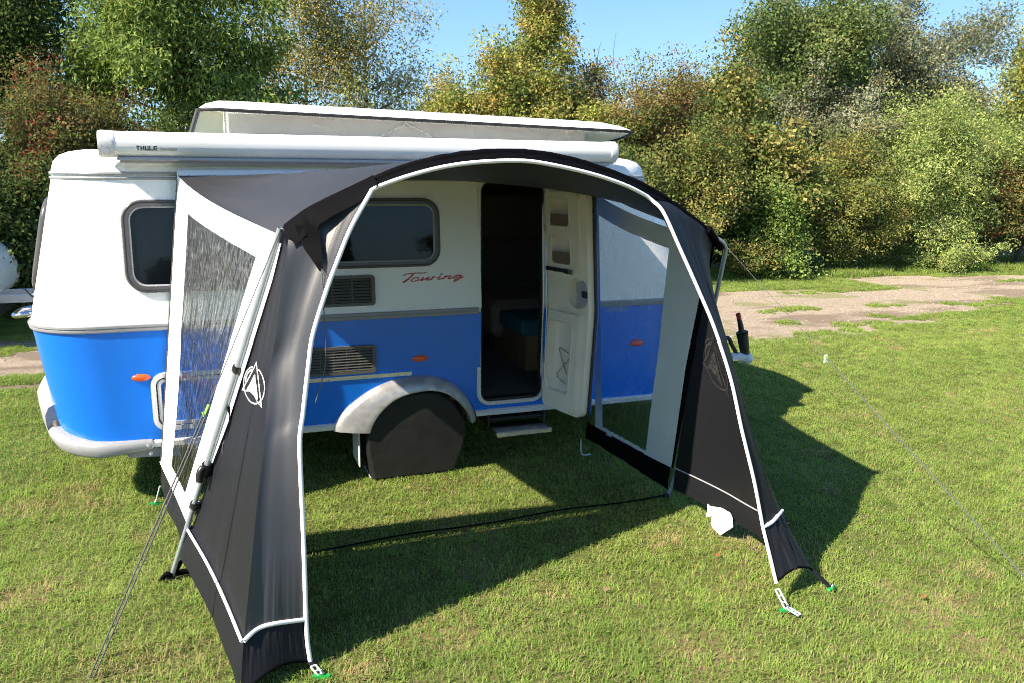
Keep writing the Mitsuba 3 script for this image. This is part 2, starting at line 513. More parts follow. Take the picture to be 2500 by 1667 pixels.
# windows
def window(poly, curtain=None):
    w = num(K + '__window')
    put(w + '__frame', cat(wall_ring(poly, 0.030, -0.012, 0.014), wall_ring(poly.buffer(-0.016), 0.018, 0.012, 0.024)), 'mat_window_frame', 35)
    # a domed rubber lip
    P = np.array(poly.buffer(-0.008).exterior.coords)[:-1]
    P = resample(np.vstack([P, P[:1]]), 160)[:-1]
    put(w + '__seal', tube(np.stack([P[:, 0], yo(P[:, 1]) - 0.014, P[:, 1]], 1), 0.009, 8, True), 'mat_window_frame', True)
    Q = np.array(poly.buffer(-0.036).exterior.coords)[:-1]
    Q = resample(np.vstack([Q, Q[:1]]), 160)[:-1]
    put(w + '__inner_seal', tube(np.stack([Q[:, 0], yo(Q[:, 1]) - 0.012, Q[:, 1]], 1), 0.008, 8, True), 'mat_grey_trim', True)
    inner = poly.buffer(-0.034)
    x0, z0, x1, z1 = inner.bounds
    put(w + '__pane', wall_plate(inner, 0.010, 0.014), 'mat_tinted_pane', False)
    return w


wa = window(WIN_A)
labels[wa] = {'label': 'rear side window partly behind the awning panel'}
wb = window(WIN_B)
labels[wb] = {'label': 'dark side window in the shade of the awning'}


def curtain(key, x0, x1, z0, z1, y, folds):
    u, v = np.linspace(0, 1, 60), np.linspace(0, 1, 12)
    U, V_ = np.meshgrid(u, v)
    yy = y + 0.015 * np.sin(U * folds * 2 * PI) * (0.6 + 0.4 * V_) + 0.006 * np.sin(U * 37)
    put(key, grid(np.stack([x0 + (x1 - x0) * U, yy, z0 + (z1 - z0) * V_], -1)), 'mat_curtain', True)


curtain(K + '__curtain', -0.40, -0.13, 1.22, 1.75, 0.11, 4)
curtain(K + '__curtain', 0.30, 0.52, 1.22, 1.75, 0.11, 4)
# side window catches, reading lamp seen behind the tinted pane
put(K + '__window_catch', cat(box(1.255, 1.27, 0.06, 0.075, 1.44, 1.66, 0.003), box(1.235, 1.27, 0.06, 0.08, 1.52, 1.545, 0.003)), 'mat_black_plastic')

# ventilation grilles
def grille(x0, x1, z0, z1, r, n, cols):
    gk = num(K + '__grille')
    P = rrect(x0, x1, z0, z1, r)
    inn = sg.box(x0 + 0.022, z0 + 0.018, x1 - 0.022, z1 - 0.018)
    put(gk + '__frame', wall_plate(P.difference(inn), 0.0, 0.014), 'mat_vent', 30)
    put(gk + '__backing', wall_plate(inn.buffer(0.006), 0.0005, 0.0025), 'mat_dark_cavity', False)
    h = (z1 - z0 - 0.036) / n
    for i in range(n):
        zc = z0 + 0.018 + (i + 0.5) * h
        prof = np.array([(-0.30, 0.0035), (0.16, 0.0035), (0.30, 0.0115), (0.22, 0.0125), (-0.30, 0.006)])
        V = []
        for x in (x0 + 0.022, x1 - 0.022):
            for a, d in prof: V.append((x, zc - a * h, d))
        put(gk + '__slat', on_wall(trimesh.convex.convex_hull(np.array(V))), 'mat_vent', False)
    for c in range(1, cols):
        x = x0 + 0.022 + (x1 - x0 - 0.044) * c / cols
        put(gk + '__divider', wall_plate(sg.box(x - 0.004, z0 + 0.018, x + 0.004, z1 - 0.018), 0.003, 0.0095), 'mat_vent', False)
    return gk


grille(0.42, 0.92, 1.113, 1.294, 0.022, 8, 4)
grille(0.41, 0.917, 0.702, 0.877, 0.02, 8, 6)
# awning rail strip over the wheel
put(K + '__trim_strip', cat(wall_plate(sg.box(0.30, 0.666, 1.138, 0.691), 0.0, 0.006), wall_plate(sg.box(0.30, 0.680, 1.138, 0.691), 0.005, 0.012)), 'mat_alu', 30)
for i in range(4):
    s = trimesh.creation.icosphere(1, 0.004); s.vertices[:, 2] *= 0.5
    s.apply_translation([0.42 + 0.21 * i, 0.673, 0.0065])
    put(K + '__screw', on_wall(s), 'mat_grey_trim', True)
# orange side markers
for x in (-0.39, 1.192, 2.70):
    s = trimesh.creation.icosphere(3, 1.0)
    s.vertices *= [0.049, 0.021, 0.016]
    s.apply_translation([x, 0.770, 0.002])
    k = put(K + '__side_marker', on_wall(s), 'mat_orange', True)
# service hatch with a rounded frame, partly behind the awning
H = rrect(-0.345, 0.10, 0.45, 0.79, 0.075)
hk = num(K + '__service_hatch')
put(hk + '__frame', wall_ring(H, 0.026, -0.002, 0.016), 'mat_white_trim', 35)
put(hk + '__seal', wall_ring(H.buffer(-0.026), 0.010, -0.002, 0.006), 'mat_black_rubber', 35)
put(hk + '__inner_frame', wall_ring(H.buffer(-0.034), 0.018, -0.002, 0.012), 'mat_white_trim', 35)
put(hk + '__panel', wall_plate(H.buffer(-0.050), 0.001, 0.005), 'mat_blue_paint', 35)

# script lettering on the wall, drawn as pen strokes
def script(strokes, x0, z0, x1, z1, W, Hh):
    geo = []
    for pts, w in strokes:
        P = spline(np.array(pts, float), 24)
        P = np.c_[x0 + (x1 - x0) * (P[:, 0] / W), z0 + (z1 - z0) * (1 - P[:, 1] / Hh)]
        geo.append(sg.LineString(P).buffer(w, quad_segs=4))
    u = geo[0]
    for q in geo[1:]: u = u.union(q)
    return u


TW, TH = 2352.0, 619.0
st = [([(250, 200), (340, 160), (520, 140), (760, 135), (965, 135)], .0028), ([(555, 180), (440, 290), (340, 370), (245, 430)], .0048),
      ([(740, 310), (690, 290), (570, 305), (490, 370), (520, 410), (620, 400), (720, 360), (740, 310)], .0030), ([(720, 360), (690, 385)], .0040),
      ([(885, 290), (800, 370), (780, 385), (830, 385), (960, 330), (1050, 290)], .0034), ([(1060, 290), (970, 370), (975, 385), (1080, 370), (1130, 350)], .0034),
      ([(1200, 280), (1110, 375)], .0042), ([(1130, 350), (1200, 300), (1250, 290), (1290, 300)], .0026), ([(1420, 265), (1330, 360), (1400, 365), (1490, 350)], .0036),
      ([(1435, 205), (1480, 190)], .0040), ([(1600, 265), (1500, 365)], .0038), ([(1510, 355), (1620, 290), (1740, 265), (1760, 275), (1670, 355), (1730, 360), (1830, 340)], .0034),
      ([(2100, 260), (2010, 250), (1890, 285), (1820, 340), (1880, 350), (2000, 320), (2100, 265)], .0032), ([(2110, 260), (2060, 340), (1960, 430), (1870, 465), (1850, 450), (1900, 400), (2000, 380), (2150, 330)], .0030)]
put(K + '__script_lettering', wall_plate(script(st, 1.046, 1.2085, 1.508, 1.318, TW, TH), 0.0005, 0.002), 'mat_red_letters', False)
labels[K + '__script_lettering'] = {'label': 'red handwriting style word beside the door'}
dm = text('530GT', 0.034, True, 1.05, 0.35)
dm.apply_translation([2.455, 0.997, 0.0005])
put(K + '__pale_lettering', on_wall(dm), 'mat_pale_letters', False)

# wheel arch fender: a swept section
def fender():
    ou = spline([(0.647, 0.352), (0.66, 0.40), (0.735, 0.49), (0.87, 0.585), (1.03, 0.645), (1.21, 0.662), (1.36, 0.62), (1.47, 0.53), (1.535, 0.42), (1.556, 0.345)], 60)
    inn = spline([(0.868, 0.334), (0.885, 0.385), (0.93, 0.455), (1.01, 0.525), (1.11, 0.562), (1.235, 0.572), (1.34, 0.545), (1.43, 0.475), (1.49, 0.395), (1.510, 0.335)], 60)
    sec = [(0, -0.004), (0.0, 0.010), (0.06, 0.030), (0.20, 0.052), (0.5, 0.070), (0.85, 0.082), (0.97, 0.080), (1.0, 0.070), (1.0, -0.02)]
    V = np.array([[np.r_[ou[i] * (1 - s) + inn[i] * s, d] for s, d in sec] for i in range(60)])
    return on_wall(grid(V))


put(K + '__fender', fender(), 'mat_fender', 50)
put(K + '__mud_flap', box(0.80, 0.81, 0.03, 0.26, 0.10, 0.36), 'mat_white_trim')
# folding step under the door
sk = num(K + '__step')
put(sk + '__tread', cat(box(1.645, 2.02, -0.13, 0.10, 0.262, 0.285, 0.008), box(1.645, 2.02, -0.145, -0.128, 0.255, 0.292, 0.006)), 'mat_alu')
put(sk + '__bracket', box(1.632, 1.644, 0.0, 0.2, 0.287, 0.36), 'mat_black_plastic')
put(sk + '__bracket', box(2.021, 2.033, 0.0, 0.2, 0.287, 0.36), 'mat_black_plastic')
put(sk + '__upper_tread', box(1.65, 2.015, 0.02, 0.16, 0.318, 0.336, 0.006), 'mat_black_plastic')
# corner steady near the rear
jk = num(K + '__corner_steady')
put(jk + '__arm', trimesh.convex.convex_hull(np.array([(x, y, z) for x, z in ((-0.50, 0.318), (-0.49, 0.300), (-0.22, 0.345), (-0.22, 0.285), (-0.34, 0.345)) for y in (0.06, 0.12)])), 'mat_silver_plastic')
b = trimesh.creation.cylinder(0.011, 0.02, sections=20); b.apply_transform(trimesh.transformations.rotation_matrix(PI / 2, [1, 0, 0])); b.apply_translation([-0.375, 0.052, 0.318])
put(jk + '__bolt', b, 'mat_white_trim')
# rear bumper in two pieces
def bumper(s0, s1, zlo, zhi, out, n=60):
    """Along the lower plan outline from the near side round the rear corner; s is the outline length from x = -0.36."""
    P = plan(0.40, 0.0, 24)
    k = np.argmin(np.abs(P[:, 0] + 0.36) + 5 * (P[:, 1] > 0.5))
    ring = np.vstack([np.array([[-0.36, float(yo(0.40))]]), P[:24][::-1], [[P[0, 0], 1.0]]])
    L = np.r_[0, np.cumsum(np.linalg.norm(np.diff(ring, axis=0), axis=1))]
    s = np.linspace(s0, s1, n)
    Q = np.stack([np.interp(s, L, ring[:, i]) for i in (0, 1)], 1)
    t = np.gradient(Q, axis=0); t /= np.linalg.norm(t, axis=1, keepdims=True)
    nrm = np.stack([-t[:, 1], t[:, 0]], 1)
    c = ring.mean(0) + [0.5, 0.5]
    nrm *= np.sign(((Q - [0.5, 1.0]) * nrm).sum(1))[:, None]
    f = (s - s0) / (s1 - s0)
    zl, zh, o = np.interp(f, *zlo), np.interp(f, *zhi), np.interp(f, *out)
    sec = [(-0.02, 1.0), (0.35, 1.0), (0.75, 0.93), (1.0, 0.72), (0.97, 0.45), (0.80, 0.15), (0.55, 0.02), (0.2, 0.0), (-0.02, 0.04)]
    V = np.array([[np.r_[Q[i] + nrm[i] * (o[i] * a), zl[i] + (zh[i] - zl[i]) * b] for a, b in sec] for i in range(n)])
    m = grid(V)
    cap0, cap1 = trimesh.convex.convex_hull(V[0] + 1e-4 * np.random.default_rng(1).normal(size=V[0].shape)), trimesh.convex.convex_hull(V[-1] + 1e-4 * np.random.default_rng(2).normal(size=V[0].shape))
    return cat(m, cap0, cap1)


bk = num(K + '__bumper')
put(bk + '__side_piece', bumper(0.0, 0.60, ([0, 0.45, 0.8, 1], [0.346, 0.318, 0.338, 0.375]), ([0, 0.5, 0.8, 1], [0.405, 0.412, 0.440, 0.462]), ([0, 0.15, 0.6, 1], [0.026, 0.036, 0.060, 0.070])), 'mat_silver_plastic', 40)
put(bk + '__rear_piece', bumper(0.62, 1.29, ([0, 0.3, 1], [0.37, 0.40, 0.40]), ([0, 0.08, 0.25, 1], [0.58, 0.62, 0.70, 0.72]), ([0, 0.3, 1], [0.075, 0.13, 0.13])), 'mat_silver_plastic', 40)
put(bk + '__gap_filler', bumper(0.585, 0.63, ([0, 1], [0.35, 0.37]), ([0, 1], [0.46, 0.5]), ([0, 1], [0.05, 0.05])), 'mat_black_rubber', 40)
s = trimesh.creation.cylinder(0.009, 0.006, sections=16); s.apply_transform(trimesh.transformations.rotation_matrix(PI / 2, [1, 0, 0])); s.apply_translation([-0.385, 0.012, 0.378])
put(bk + '__screw', s, 'mat_grey_trim')
# rear grab handle, rear window rubber
put(K + '__grab_handle', tube(spline([(-0.93, 0.30, 1.105), (-1.02, 0.32, 1.095), (-1.035, 0.42, 1.092), (-1.02, 0.54, 1.095), (-0.93, 0.56, 1.105)], 30), 0.016, 10), 'mat_chrome', True)
rw = rrect(0.42, 1.58, 1.22, 1.72, 0.12)
P = np.array(rw.exterior.coords)[:-1]; P = resample(np.vstack([P, P[:1]]), 120)[:-1]
xr = np.interp(P[:, 1], [1.06, 1.87], [-0.955, -0.785])
put(K + '__rear_window_frame', tube(np.c_[xr - 0.012, P], 0.024, 8, True), 'mat_window_frame', True)
rv, rf = trimesh.creation.triangulate_polygon(rw, engine='earcut')
put(K + '__rear_window_pane', trimesh.Trimesh(np.c_[np.interp(rv[:, 1], [1.06, 1.87], [-0.955, -0.785]) - 0.012, rv], rf), 'mat_tinted_pane', False)

# pop-up roof: lid, canvas, struts
lk = num(K + '__pop_up_roof')
def lid():
    V = []
    prof = [(0.0, 0.0), (0.010, 0.012), (0.05, 0.036), (0.12, 0.060), (0.22, 0.076), (0.4, 0.086), (0.8, 0.092)]
    rings = []
    for ins, h in prof:
        x0, x1, y0, y1, r = 0.0 + ins * 0.75, 2.72 - ins * 1.5, 0.20 + ins, 1.80 - ins, 0.06 * max(0.2, 1 - ins)
        P = np.array(rrect(x0, x1, y0, y1, max(r, 0.02), 5).exterior.coords)
        P = resample(P, 121)[:-1]
        bow = np.sin(PI * np.clip((P[:, 1] - 0.20) / 1.6, 0, 1))
        P = P + np.c_[bow * np.where(P[:, 0] > 1.3, 0.17, -0.02), 0 * bow]
        rings.append(np.c_[P, 2.232 - 0.060 * P[:, 0] / 2.72 + h - 0.05 * (P[:, 1] - 0.2)])
    n = len(rings[0])
    V = np.vstack(rings + [rings[-1].mean(0)[None], rings[0].mean(0)[None] + [0, 0, 0.03]])
    F = []
    for k in range(len(rings) - 1):
        for i in range(n):
            j = (i + 1) % n
            F += [[k * n + i, k * n + j, (k + 1) * n + j], [k * n + i, (k + 1) * n + j, (k + 1) * n + i]]
    t = len(V) - 2
    for i in range(n):
        j = (i + 1) % n
        F += [[t, (len(rings) - 1) * n + i, (len(rings) - 1) * n + j], [t + 1, j, i]]
    return trimesh.Trimesh(V, np.array(F), process=False), rings[0]


lm, rim = lid()
put(lk + '__lid', lm, 'mat_white_paint', 50)
put(lk + '__seal', tube(rim - [0, 0, 0.004], 0.010, 8, True), 'mat_black_rubber', True)


def canvas(P0, P1, seed, nu):
    u, v = np.linspace(0, 1, nu), np.linspace(0, 1, 10)
    A = np.array(P0)[None] + (np.array(P1) - np.array(P0))[None] * u[:, None]
    top = A.copy(); bot = A.copy()
    top[:, 2] = 2.222 - 0.060 * A[:, 0] / 2.72 + 0.02
    bot[:, 2] = 2.00
    V = bot[None] + (top - bot)[None] * v[:, None, None]
    d = np.cross(np.array(P1) - np.array(P0), [0, 0, 1.0]); d /= np.linalg.norm(d)
    q = np.stack([V[..., 0] * 6 + V[..., 2] * 9, V[..., 1] * 6, V[..., 2] * 3], -1)
    amp = 0.02 + 0.03 * np.exp(-((u - 0.15) / 0.15) ** 2)
    V = V + d * ((meshkit.fbm(q, 3, seed) - 0.5) * amp[None] * 1.6 * np.sin(PI * v)[:, None])[..., None]
    return grid(V)


put(lk + '__canvas', cat(canvas((0.16, 0.42, 0), (2.46, 0.42, 0), 3, 150), canvas((2.46, 0.42, 0), (2.46, 1.6, 0), 4, 40), canvas((0.16, 1.6, 0), (0.16, 0.42, 0), 5, 40), canvas((2.46, 1.6, 0), (0.16, 1.6, 0), 6, 60)), 'mat_canvas', True)
labels[lk + '__canvas'] = {'label': 'creased grey canvas wall below the raised roof lid'}
put(lk + '__end_panel', grid(np.stack([np.linspace((0.005, 0.24, 2.224), (-0.075, 0.24, 1.99), 12), np.linspace((0.13, 0.365, 2.222), (0.12, 0.365, 1.99), 12)])), 'mat_end_canvas', True)
put(lk + '__end_hem', tube(np.linspace((-0.004, 0.23, 2.226), (-0.085, 0.23, 1.99), 12), 0.013, 8), 'mat_window_frame', True)
put(lk + '__strut', tube([(0.14, 0.36, 2.0), (0.14, 0.36, 2.232)], 0.006), 'mat_alu', True)
put(lk + '__strut', tube([(2.48, 0.5, 2.0), (2.48, 0.5, 2.18)], 0.006), 'mat_alu', True)
put(lk + '__canvas_piping', cat(tube([(0.95, 0.408, 2.06), (1.22, 0.402, 2.19), (1.52, 0.408, 2.05)], 0.003), tube([(0.3, 0.405, 2.105), (2.4, 0.405, 2.065)], 0.0025)), 'mat_white_trim', True)

# awning case above the side
ak = num(K + '__awning_case')
prof = [(0.04, 1.957), (-0.055, 1.957), (-0.078, 1.966), (-0.098, 1.984), (-0.108, 2.008), (-0.110, 2.035), (-0.104, 2.060), (-0.090, 2.077), (-0.068, 2.087), (0.04, 2.089)]
def prism(prof, x0, x1, taper=0.0, seg=1):
    cy, cz = np.mean([p[0] for p in prof]), np.mean([p[1] for p in prof])
    V = []
    for x, s in ((x0, 1 - taper), (x0 + (0.012 if taper else 0.0), 1.0), (x1 - (0.012 if taper else 0.0), 1.0), (x1, 1 - taper)):
        V.append([(x, cy + (y - cy) * s, cz + (z - cz) * s) for y, z in prof])
    V = np.array(V); n = len(prof)
    m = grid(np.concatenate([V, V[:, :1]], 1))
    return trimesh.convex.convex_hull(V.reshape(-1, 3))


put(ak + '__housing', prism(prof, -0.415, 2.40), 'mat_white_paint', 30)
big = [((y - 0) * 1.05, 2.023 + (z - 2.023) * 1.05) for y, z in prof]
put(ak + '__end_cap', prism(big, -0.492, -0.414, 0.06), 'mat_white_trim', 30)
put(ak + '__end_cap', prism(big, 2.399, 2.452, 0.12), 'mat_white_trim', 30)
put(ak + '__lead_rail', cat(box(-0.41, 2.40, -0.086, -0.03, 1.940, 1.9575, 0.004), box(-0.40, 2.40, -0.040, 0.06, 1.925, 1.945, 0.004)), 'mat_grey_trim')
put(ak + '__bracket_rail', trimesh.convex.convex_hull(np.array([(x, y, z) for x in (-0.40, 2.40) for y, z in ((-0.03, 1.93), (0.06, 1.91), (0.06, 1.96), (-0.03, 1.95))])), 'mat_white_trim')
s = trimesh.creation.icosphere(2, 0.016); s.apply_translation([-0.458, -0.102, 1.992])
put(ak + '__crank_eye', s, 'mat_chrome', True)
put(ak + '__crank_recess', trimesh.convex.convex_hull(np.array([(x, y, z) for x, z in ((-0.476, 2.018), (-0.476, 1.975), (-0.438, 1.975), (-0.438, 1.992)) for y in (-0.119, -0.10)])), 'mat_grey_trim')
def on_case(m, x, z):
    v = m.vertices
    zz = z + v[:, 1]
    yy = np.interp(zz, [1.984, 2.008, 2.035], [-0.098, -0.108, -0.110])
    return trimesh.Trimesh(np.stack([x + v[:, 0], yy - v[:, 2] - 0.001, zz], 1), m.faces, process=False)
def block_word(h, w, st, gap):
    R = lambda x0, y0, x1, y1: sg.box(x0 * w, y0 * h, x1 * w, y1 * h)
    a, b = st / w, st / h
    L_ = {'T': [R(0, 1 - b, 1, 1), R(.5 - a / 2, 0, .5 + a / 2, 1)], 'H': [R(0, 0, a, 1), R(1 - a, 0, 1, 1), R(0, .5 - b / 2.4, 1, .5 + b / 2.4)], 'U': [R(0, 0, a, 1), R(1 - a, 0, 1, 1), R(0, 0, 1, b)],
          'L': [R(0, 0, a, 1), R(0, 0, 1, b)], 'E': [R(0, 0, a, 1), R(0, 0, 1, b), R(0, 1 - b, 1, 1), R(0, .5 - b / 2.6, .9, .5 + b / 2.6)]}
    out = []
    for i, c in enumerate('THULE'):
        g0 = L_[c][0]
        for q in L_[c][1:]: g0 = g0.union(q)
        m = extrude(g0, 0.0015); m.apply_translation([i * (w + gap), 0, 0])
        out.append(m)
    return cat(*out)
put(ak + '__bold_lettering', on_case(block_word(0.0225, 0.0172, 0.0047, 0.0034), -0.314, 1.991), 'mat_black_letters', False)
put(ak + '__thin_lettering', on_case(text('Omnistor', 0.0155, True, 0.95), -0.204, 1.992), 'mat_grey_letters', False)

# door: opening frame and the leaf standing open
fr = num(K + '__door_frame')
put(fr, wall_plate(DOOR.buffer(0.020).difference(DOOR.buffer(-0.004)), -0.03, 0.012), 'mat_white_trim', 35)
put(K + '__door_seal', wall_plate(DOOR.buffer(-0.003).difference(DOOR.buffer(-0.014)), -0.035, 0.004), 'mat_black_rubber', 35)
put(K + '__door_jamb', cat(tube([(2.022, yo(z) - 0.018, z) for z in np.linspace(0.50, 1.80, 20)], 0.006), tube([(2.006, yo(z) + 0.006, z) for z in np.linspace(0.50, 1.80, 20)], 0.005)), 'mat_alu', True)
put(K + '__threshold', box(1.60, 2.0, 0.03, 0.10, 0.452, 0.468), 'mat_black_plastic')
dk = num(K + '__door')
labels[dk] = {'label': 'open entrance door with cream inner panel'}
HX, HY = 2.032, -0.030
ddir = np.array([0.105, -0.450]); ddir /= np.linalg.norm(ddir)
dn = np.array([-abs(ddir[1]), -abs(ddir[0])])      # inner side of the open leaf
dn = np.array([ddir[1], -ddir[0]])
if dn[0] > 0: dn = -dn
def on_door(mesh):
    """Local (u from the hinge, z, w towards the inner side)."""
    v = np.asarray(mesh.vertices)
    w = v[:, 2] + yo(v[:, 1]) - 0.075
    u = v[:, 0] * 0.87
    out = np.stack([HX + ddir[0] * u + dn[0] * w, HY + ddir[1] * u + dn[1] * w, v[:, 1]], 1)
    m = trimesh.Trimesh(out, mesh.faces, process=False)
    return m
def lm_(poly, w0, w1, refine=0.06):
    m = extrude(poly, w1 - w0); m.apply_translation([0, 0, w0])
    mm = mani(m).refine_to_length(refine)
    return mm
leaf = rrect(0.0, 0.470, 0.405, 1.815, 0.055)
put(dk + '__outer_skin', on_door(tm(lm_(leaf.buffer(-0.008), -0.006, 0.012))), 'mat_blue_paint', 30)
put(dk + '__seal', on_door(tm(lm_(leaf.buffer(0.006).difference(leaf.buffer(-0.02)), 0.012, 0.026))), 'mat_black_rubber', 30)
inn = lm_(rrect(0.012, 0.458, 0.42, 1.80, 0.05), 0.012, 0.072, 0.05)
face = lm_(rrect(0.026, 0.400, 0.432, 1.785, 0.045), 0.070, 0.096, 0.05)
panel = inn + face
def rr3(x0, x1, z0, z1, r, w0=0.022, w1=0.12): return lm_(rrect(x0, x1, z0, z1, r), w0, w1, 0.2)
panel = panel - rr3(0.070, 0.300, 1.575, 1.745, 0.03) - rr3(0.080, 0.310, 1.345, 1.520, 0.03)
panel = panel - rr3(0.060, 0.325, 0.545, 0.985, 0.03, 0.046) - rr3(0.03, 0.44, 1.045, 1.085, 0.006, 0.062)
panel = panel - rr3(0.275, 0.455, 1.085, 1.275, 0.085, 0.040)
panel = panel.refine_to_length(0.08)
put(dk + '__inner_panel', on_door(tm(panel)), 'mat_cream_plastic', 30)
def rim_bead(x0, x1, z0, z1, r, w):
    Q = np.array(rrect(x0, x1, z0, z1, r).exterior.coords)
    Q = resample(Q, 90)[:-1]
    return on_door(tube(np.c_[Q, np.full(len(Q), w)], 0.0045, 6, True))
put(dk + '__moulded_rim', cat(rim_bead(0.070, 0.300, 1.575, 1.745, 0.03, 0.095), rim_bead(0.080, 0.310, 1.345, 1.520, 0.03, 0.095), rim_bead(0.060, 0.325, 0.545, 0.985, 0.03, 0.095), rim_bead(0.028, 0.398, 0.434, 1.044, 0.04, 0.094)), 'mat_cream_plastic', True)  # beads added round the recesses to give them shading edges
def slab(x0, x1, z0, z1, w0, w1): return lm_(sg.box(x0, z0, x1, z1), w0, w1, 0.1)
put(dk + '__pocket_front', on_door(tm(slab(0.071, 0.299, 1.577, 1.650, 0.082, 0.090))), 'mat_shaded_pocket', 30)
put(dk + '__pocket_front', on_door(tm(slab(0.081, 0.309, 1.347, 1.420, 0.082, 0.090))), 'mat_shaded_pocket', 30)
put(dk + '__strap', on_door(tm(slab(0.02, 0.30, 1.297, 1.322, 0.097, 0.104))), 'mat_black_plastic', 30)
put(dk + '__strap_clip', on_door(tm(slab(0.255, 0.345, 1.294, 1.324, 0.105, 0.112))), 'mat_chrome', 30)
put(dk + '__lock', on_door(tm(lm_(rrect(0.325, 0.450, 1.100, 1.250, 0.02), 0.042, 0.070))), 'mat_grey_trim', 30)
put(dk + '__latch', on_door(tm(slab(0.405, 0.445, 1.16, 1.20, 0.071, 0.084))), 'mat_black_plastic', 30)
def cord(P): return on_door(tube(resample([(a, b, 0.078) for a, b in P], 20), 0.0026, 6))
put(dk + '__elastic_net', cat(cord([(0.29, 0.80), (0.16, 0.825), (0.165, 0.805), (0.275, 0.665)]), cord([(0.29, 0.77), (0.155, 0.655), (0.165, 0.635), (0.265, 0.605)])), 'mat_black_rubber', True)
for z in (1.56, 0.72): put(dk + '__hinge', on_door(tm(slab(0.0, 0.02, z - 0.02, z + 0.02, 0.07, 0.10))), 'mat_grey_trim', 30)

# dim interior seen through the opening
put(K + '__bench', box(2.16, 2.75, 0.71, 1.5, 0.456, 0.715), 'mat_wood')
put(K + '__cushion', box(2.12, 2.75, 0.69, 1.2, 0.717, 0.835, 0.015), 'mat_teal_cloth')
put(K + '__cabinet', cat(box(1.40, 1.60, 0.10, 0.62, 0.456, 1.07), box(1.15, 1.60, 0.62, 0.66, 0.456, 1.86)), 'mat_wood')
put(K + '__bed', box(2.08, 2.9, 1.22, 1.93, 0.60, 0.90, 0.05), 'mat_beige_cloth')
put(K + '__overhead_locker', box(1.45, 2.9, 1.62, 1.94, 1.36, 1.72, 0.02), 'mat_lining')
put(K + '__kitchen_block', box(0.3, 1.38, 1.3, 1.93, 0.456, 1.2, 0.01), 'mat_wood')
kk = trimesh.creation.cylinder(0.012, 0.02, sections=16); kk.apply_transform(trimesh.transformations.rotation_matrix(PI / 2, [1, 0, 0])); kk.apply_translation([2.26, 0.702, 0.56])
put(K + '__knob', kk, 'mat_chrome')

# A-frame, coupling head and stabiliser handle at the front
fk = num(K + '__coupling')
put(fk + '__drawbar', cat(tube([(3.1, 0.45, 0.36), (4.05, 0.93, 0.36)], 0.035, 8), tube([(3.1, 1.5, 0.36), (4.05, 0.97, 0.36)], 0.035, 8), tube([(4.0, 0.95, 0.36), (4.18, 0.95, 0.36)], 0.04, 10)), 'mat_alu', 40)
put(fk + '__head', cat(tube(spline([(4.12, 0.95, 0.37), (4.22, 0.95, 0.37), (4.29, 0.95, 0.36)], 8), 0.042, 12), trimesh.creation.icosphere(2, 0.055).apply_translation([4.29, 0.95, 0.355])), 'mat_white_trim', True)
put(fk + '__stabiliser_handle', cat(tube(spline([(4.27, 0.95, 0.40), (4.255, 0.95, 0.47), (4.225, 0.95, 0.58)], 10), np.linspace(0.040, 0.052, 10), 10), tube(spline([(4.225, 0.95, 0.57), (4.205, 0.95, 0.65), (4.17, 0.95, 0.74)], 10), np.linspace(0.028, 0.016, 10), 10)), 'mat_black_plastic', True)
put(fk + '__handle_tip', tube(np.array([[4.185, 0.94, 0.70], [4.168, 0.94, 0.745]]), 0.019, 10), 'mat_red_letters', True)
put(fk + '__handbrake', tube(spline([(4.2, 0.95, 0.38), (4.12, 0.95, 0.50), (4.08, 0.95, 0.54), (3.92, 0.95, 0.53)], 16), 0.018, 8), 'mat_black_plastic', True)

# ------------------------------------------------------------------ wheel cover
W = 'wheel_cover'
tag(W, 'black fabric wheel cover hanging over the wheel of the blue caravan', 'wheel cover')
wp = spline([(0.868, 0.03), (0.85, 0.18), (0.850, 0.31), (0.90, 0.43), (1.0, 0.525), (1.10, 0.558), (1.20, 0.567), (1.31, 0.548), (1.41, 0.465), (1.475, 0.33), (1.47, 0.18), (1.415, 0.032)], 80)
WC = lambda P: [(x, -0.012, z) for x, z in P]
top_i = np.argmax(wp[:, 1])
li, ri = 14, len(wp) - 14
Vc = coons(WC([(0.868, 0.03), (1.415, 0.032)]), WC(wp[li:ri]), WC(wp[:li + 1]), WC(wp[ri - 1:][::-1]), 60, 50)
u, v = np.meshgrid(np.linspace(0, 1, 60), np.linspace(0, 1, 50))
edge = np.minimum.reduce([u, 1 - u, 1 - v]) * 22
Vc[..., 1] += 0.030 * (1 - np.clip(edge, 0, 1)) ** 2 + 0.012 * (meshkit.fbm(np.stack([u * 3 + v * 2.5, v * 2 - u * 1.5, 0 * u], -1), 4, 8) - 0.5) * np.clip(edge, 0, 1)
put(W + '__fabric', grid(Vc), 'mat_cover', True)
rows = [np.c_[wp[:, 0], np.full(len(wp), y), wp[:, 1]] for y in (0.018, 0.06, 0.12, 0.24)]
put(W + '__side_fabric', grid(np.array(rows)), 'mat_cover', True)
bq = np.c_[np.linspace(0.868, 1.415, 40), 0.012 + 0.006 * np.sin(np.linspace(0, 9, 40)), 0.030 + 0.004 * np.sin(np.linspace(0, 12, 40))]
put(W + '__hem', cat(tube(bq, 0.005, 6), tube([(0.868, 0.01, 0.03), (0.868, 0.24, 0.03)], 0.005, 6)), 'mat_grey_trim', True)

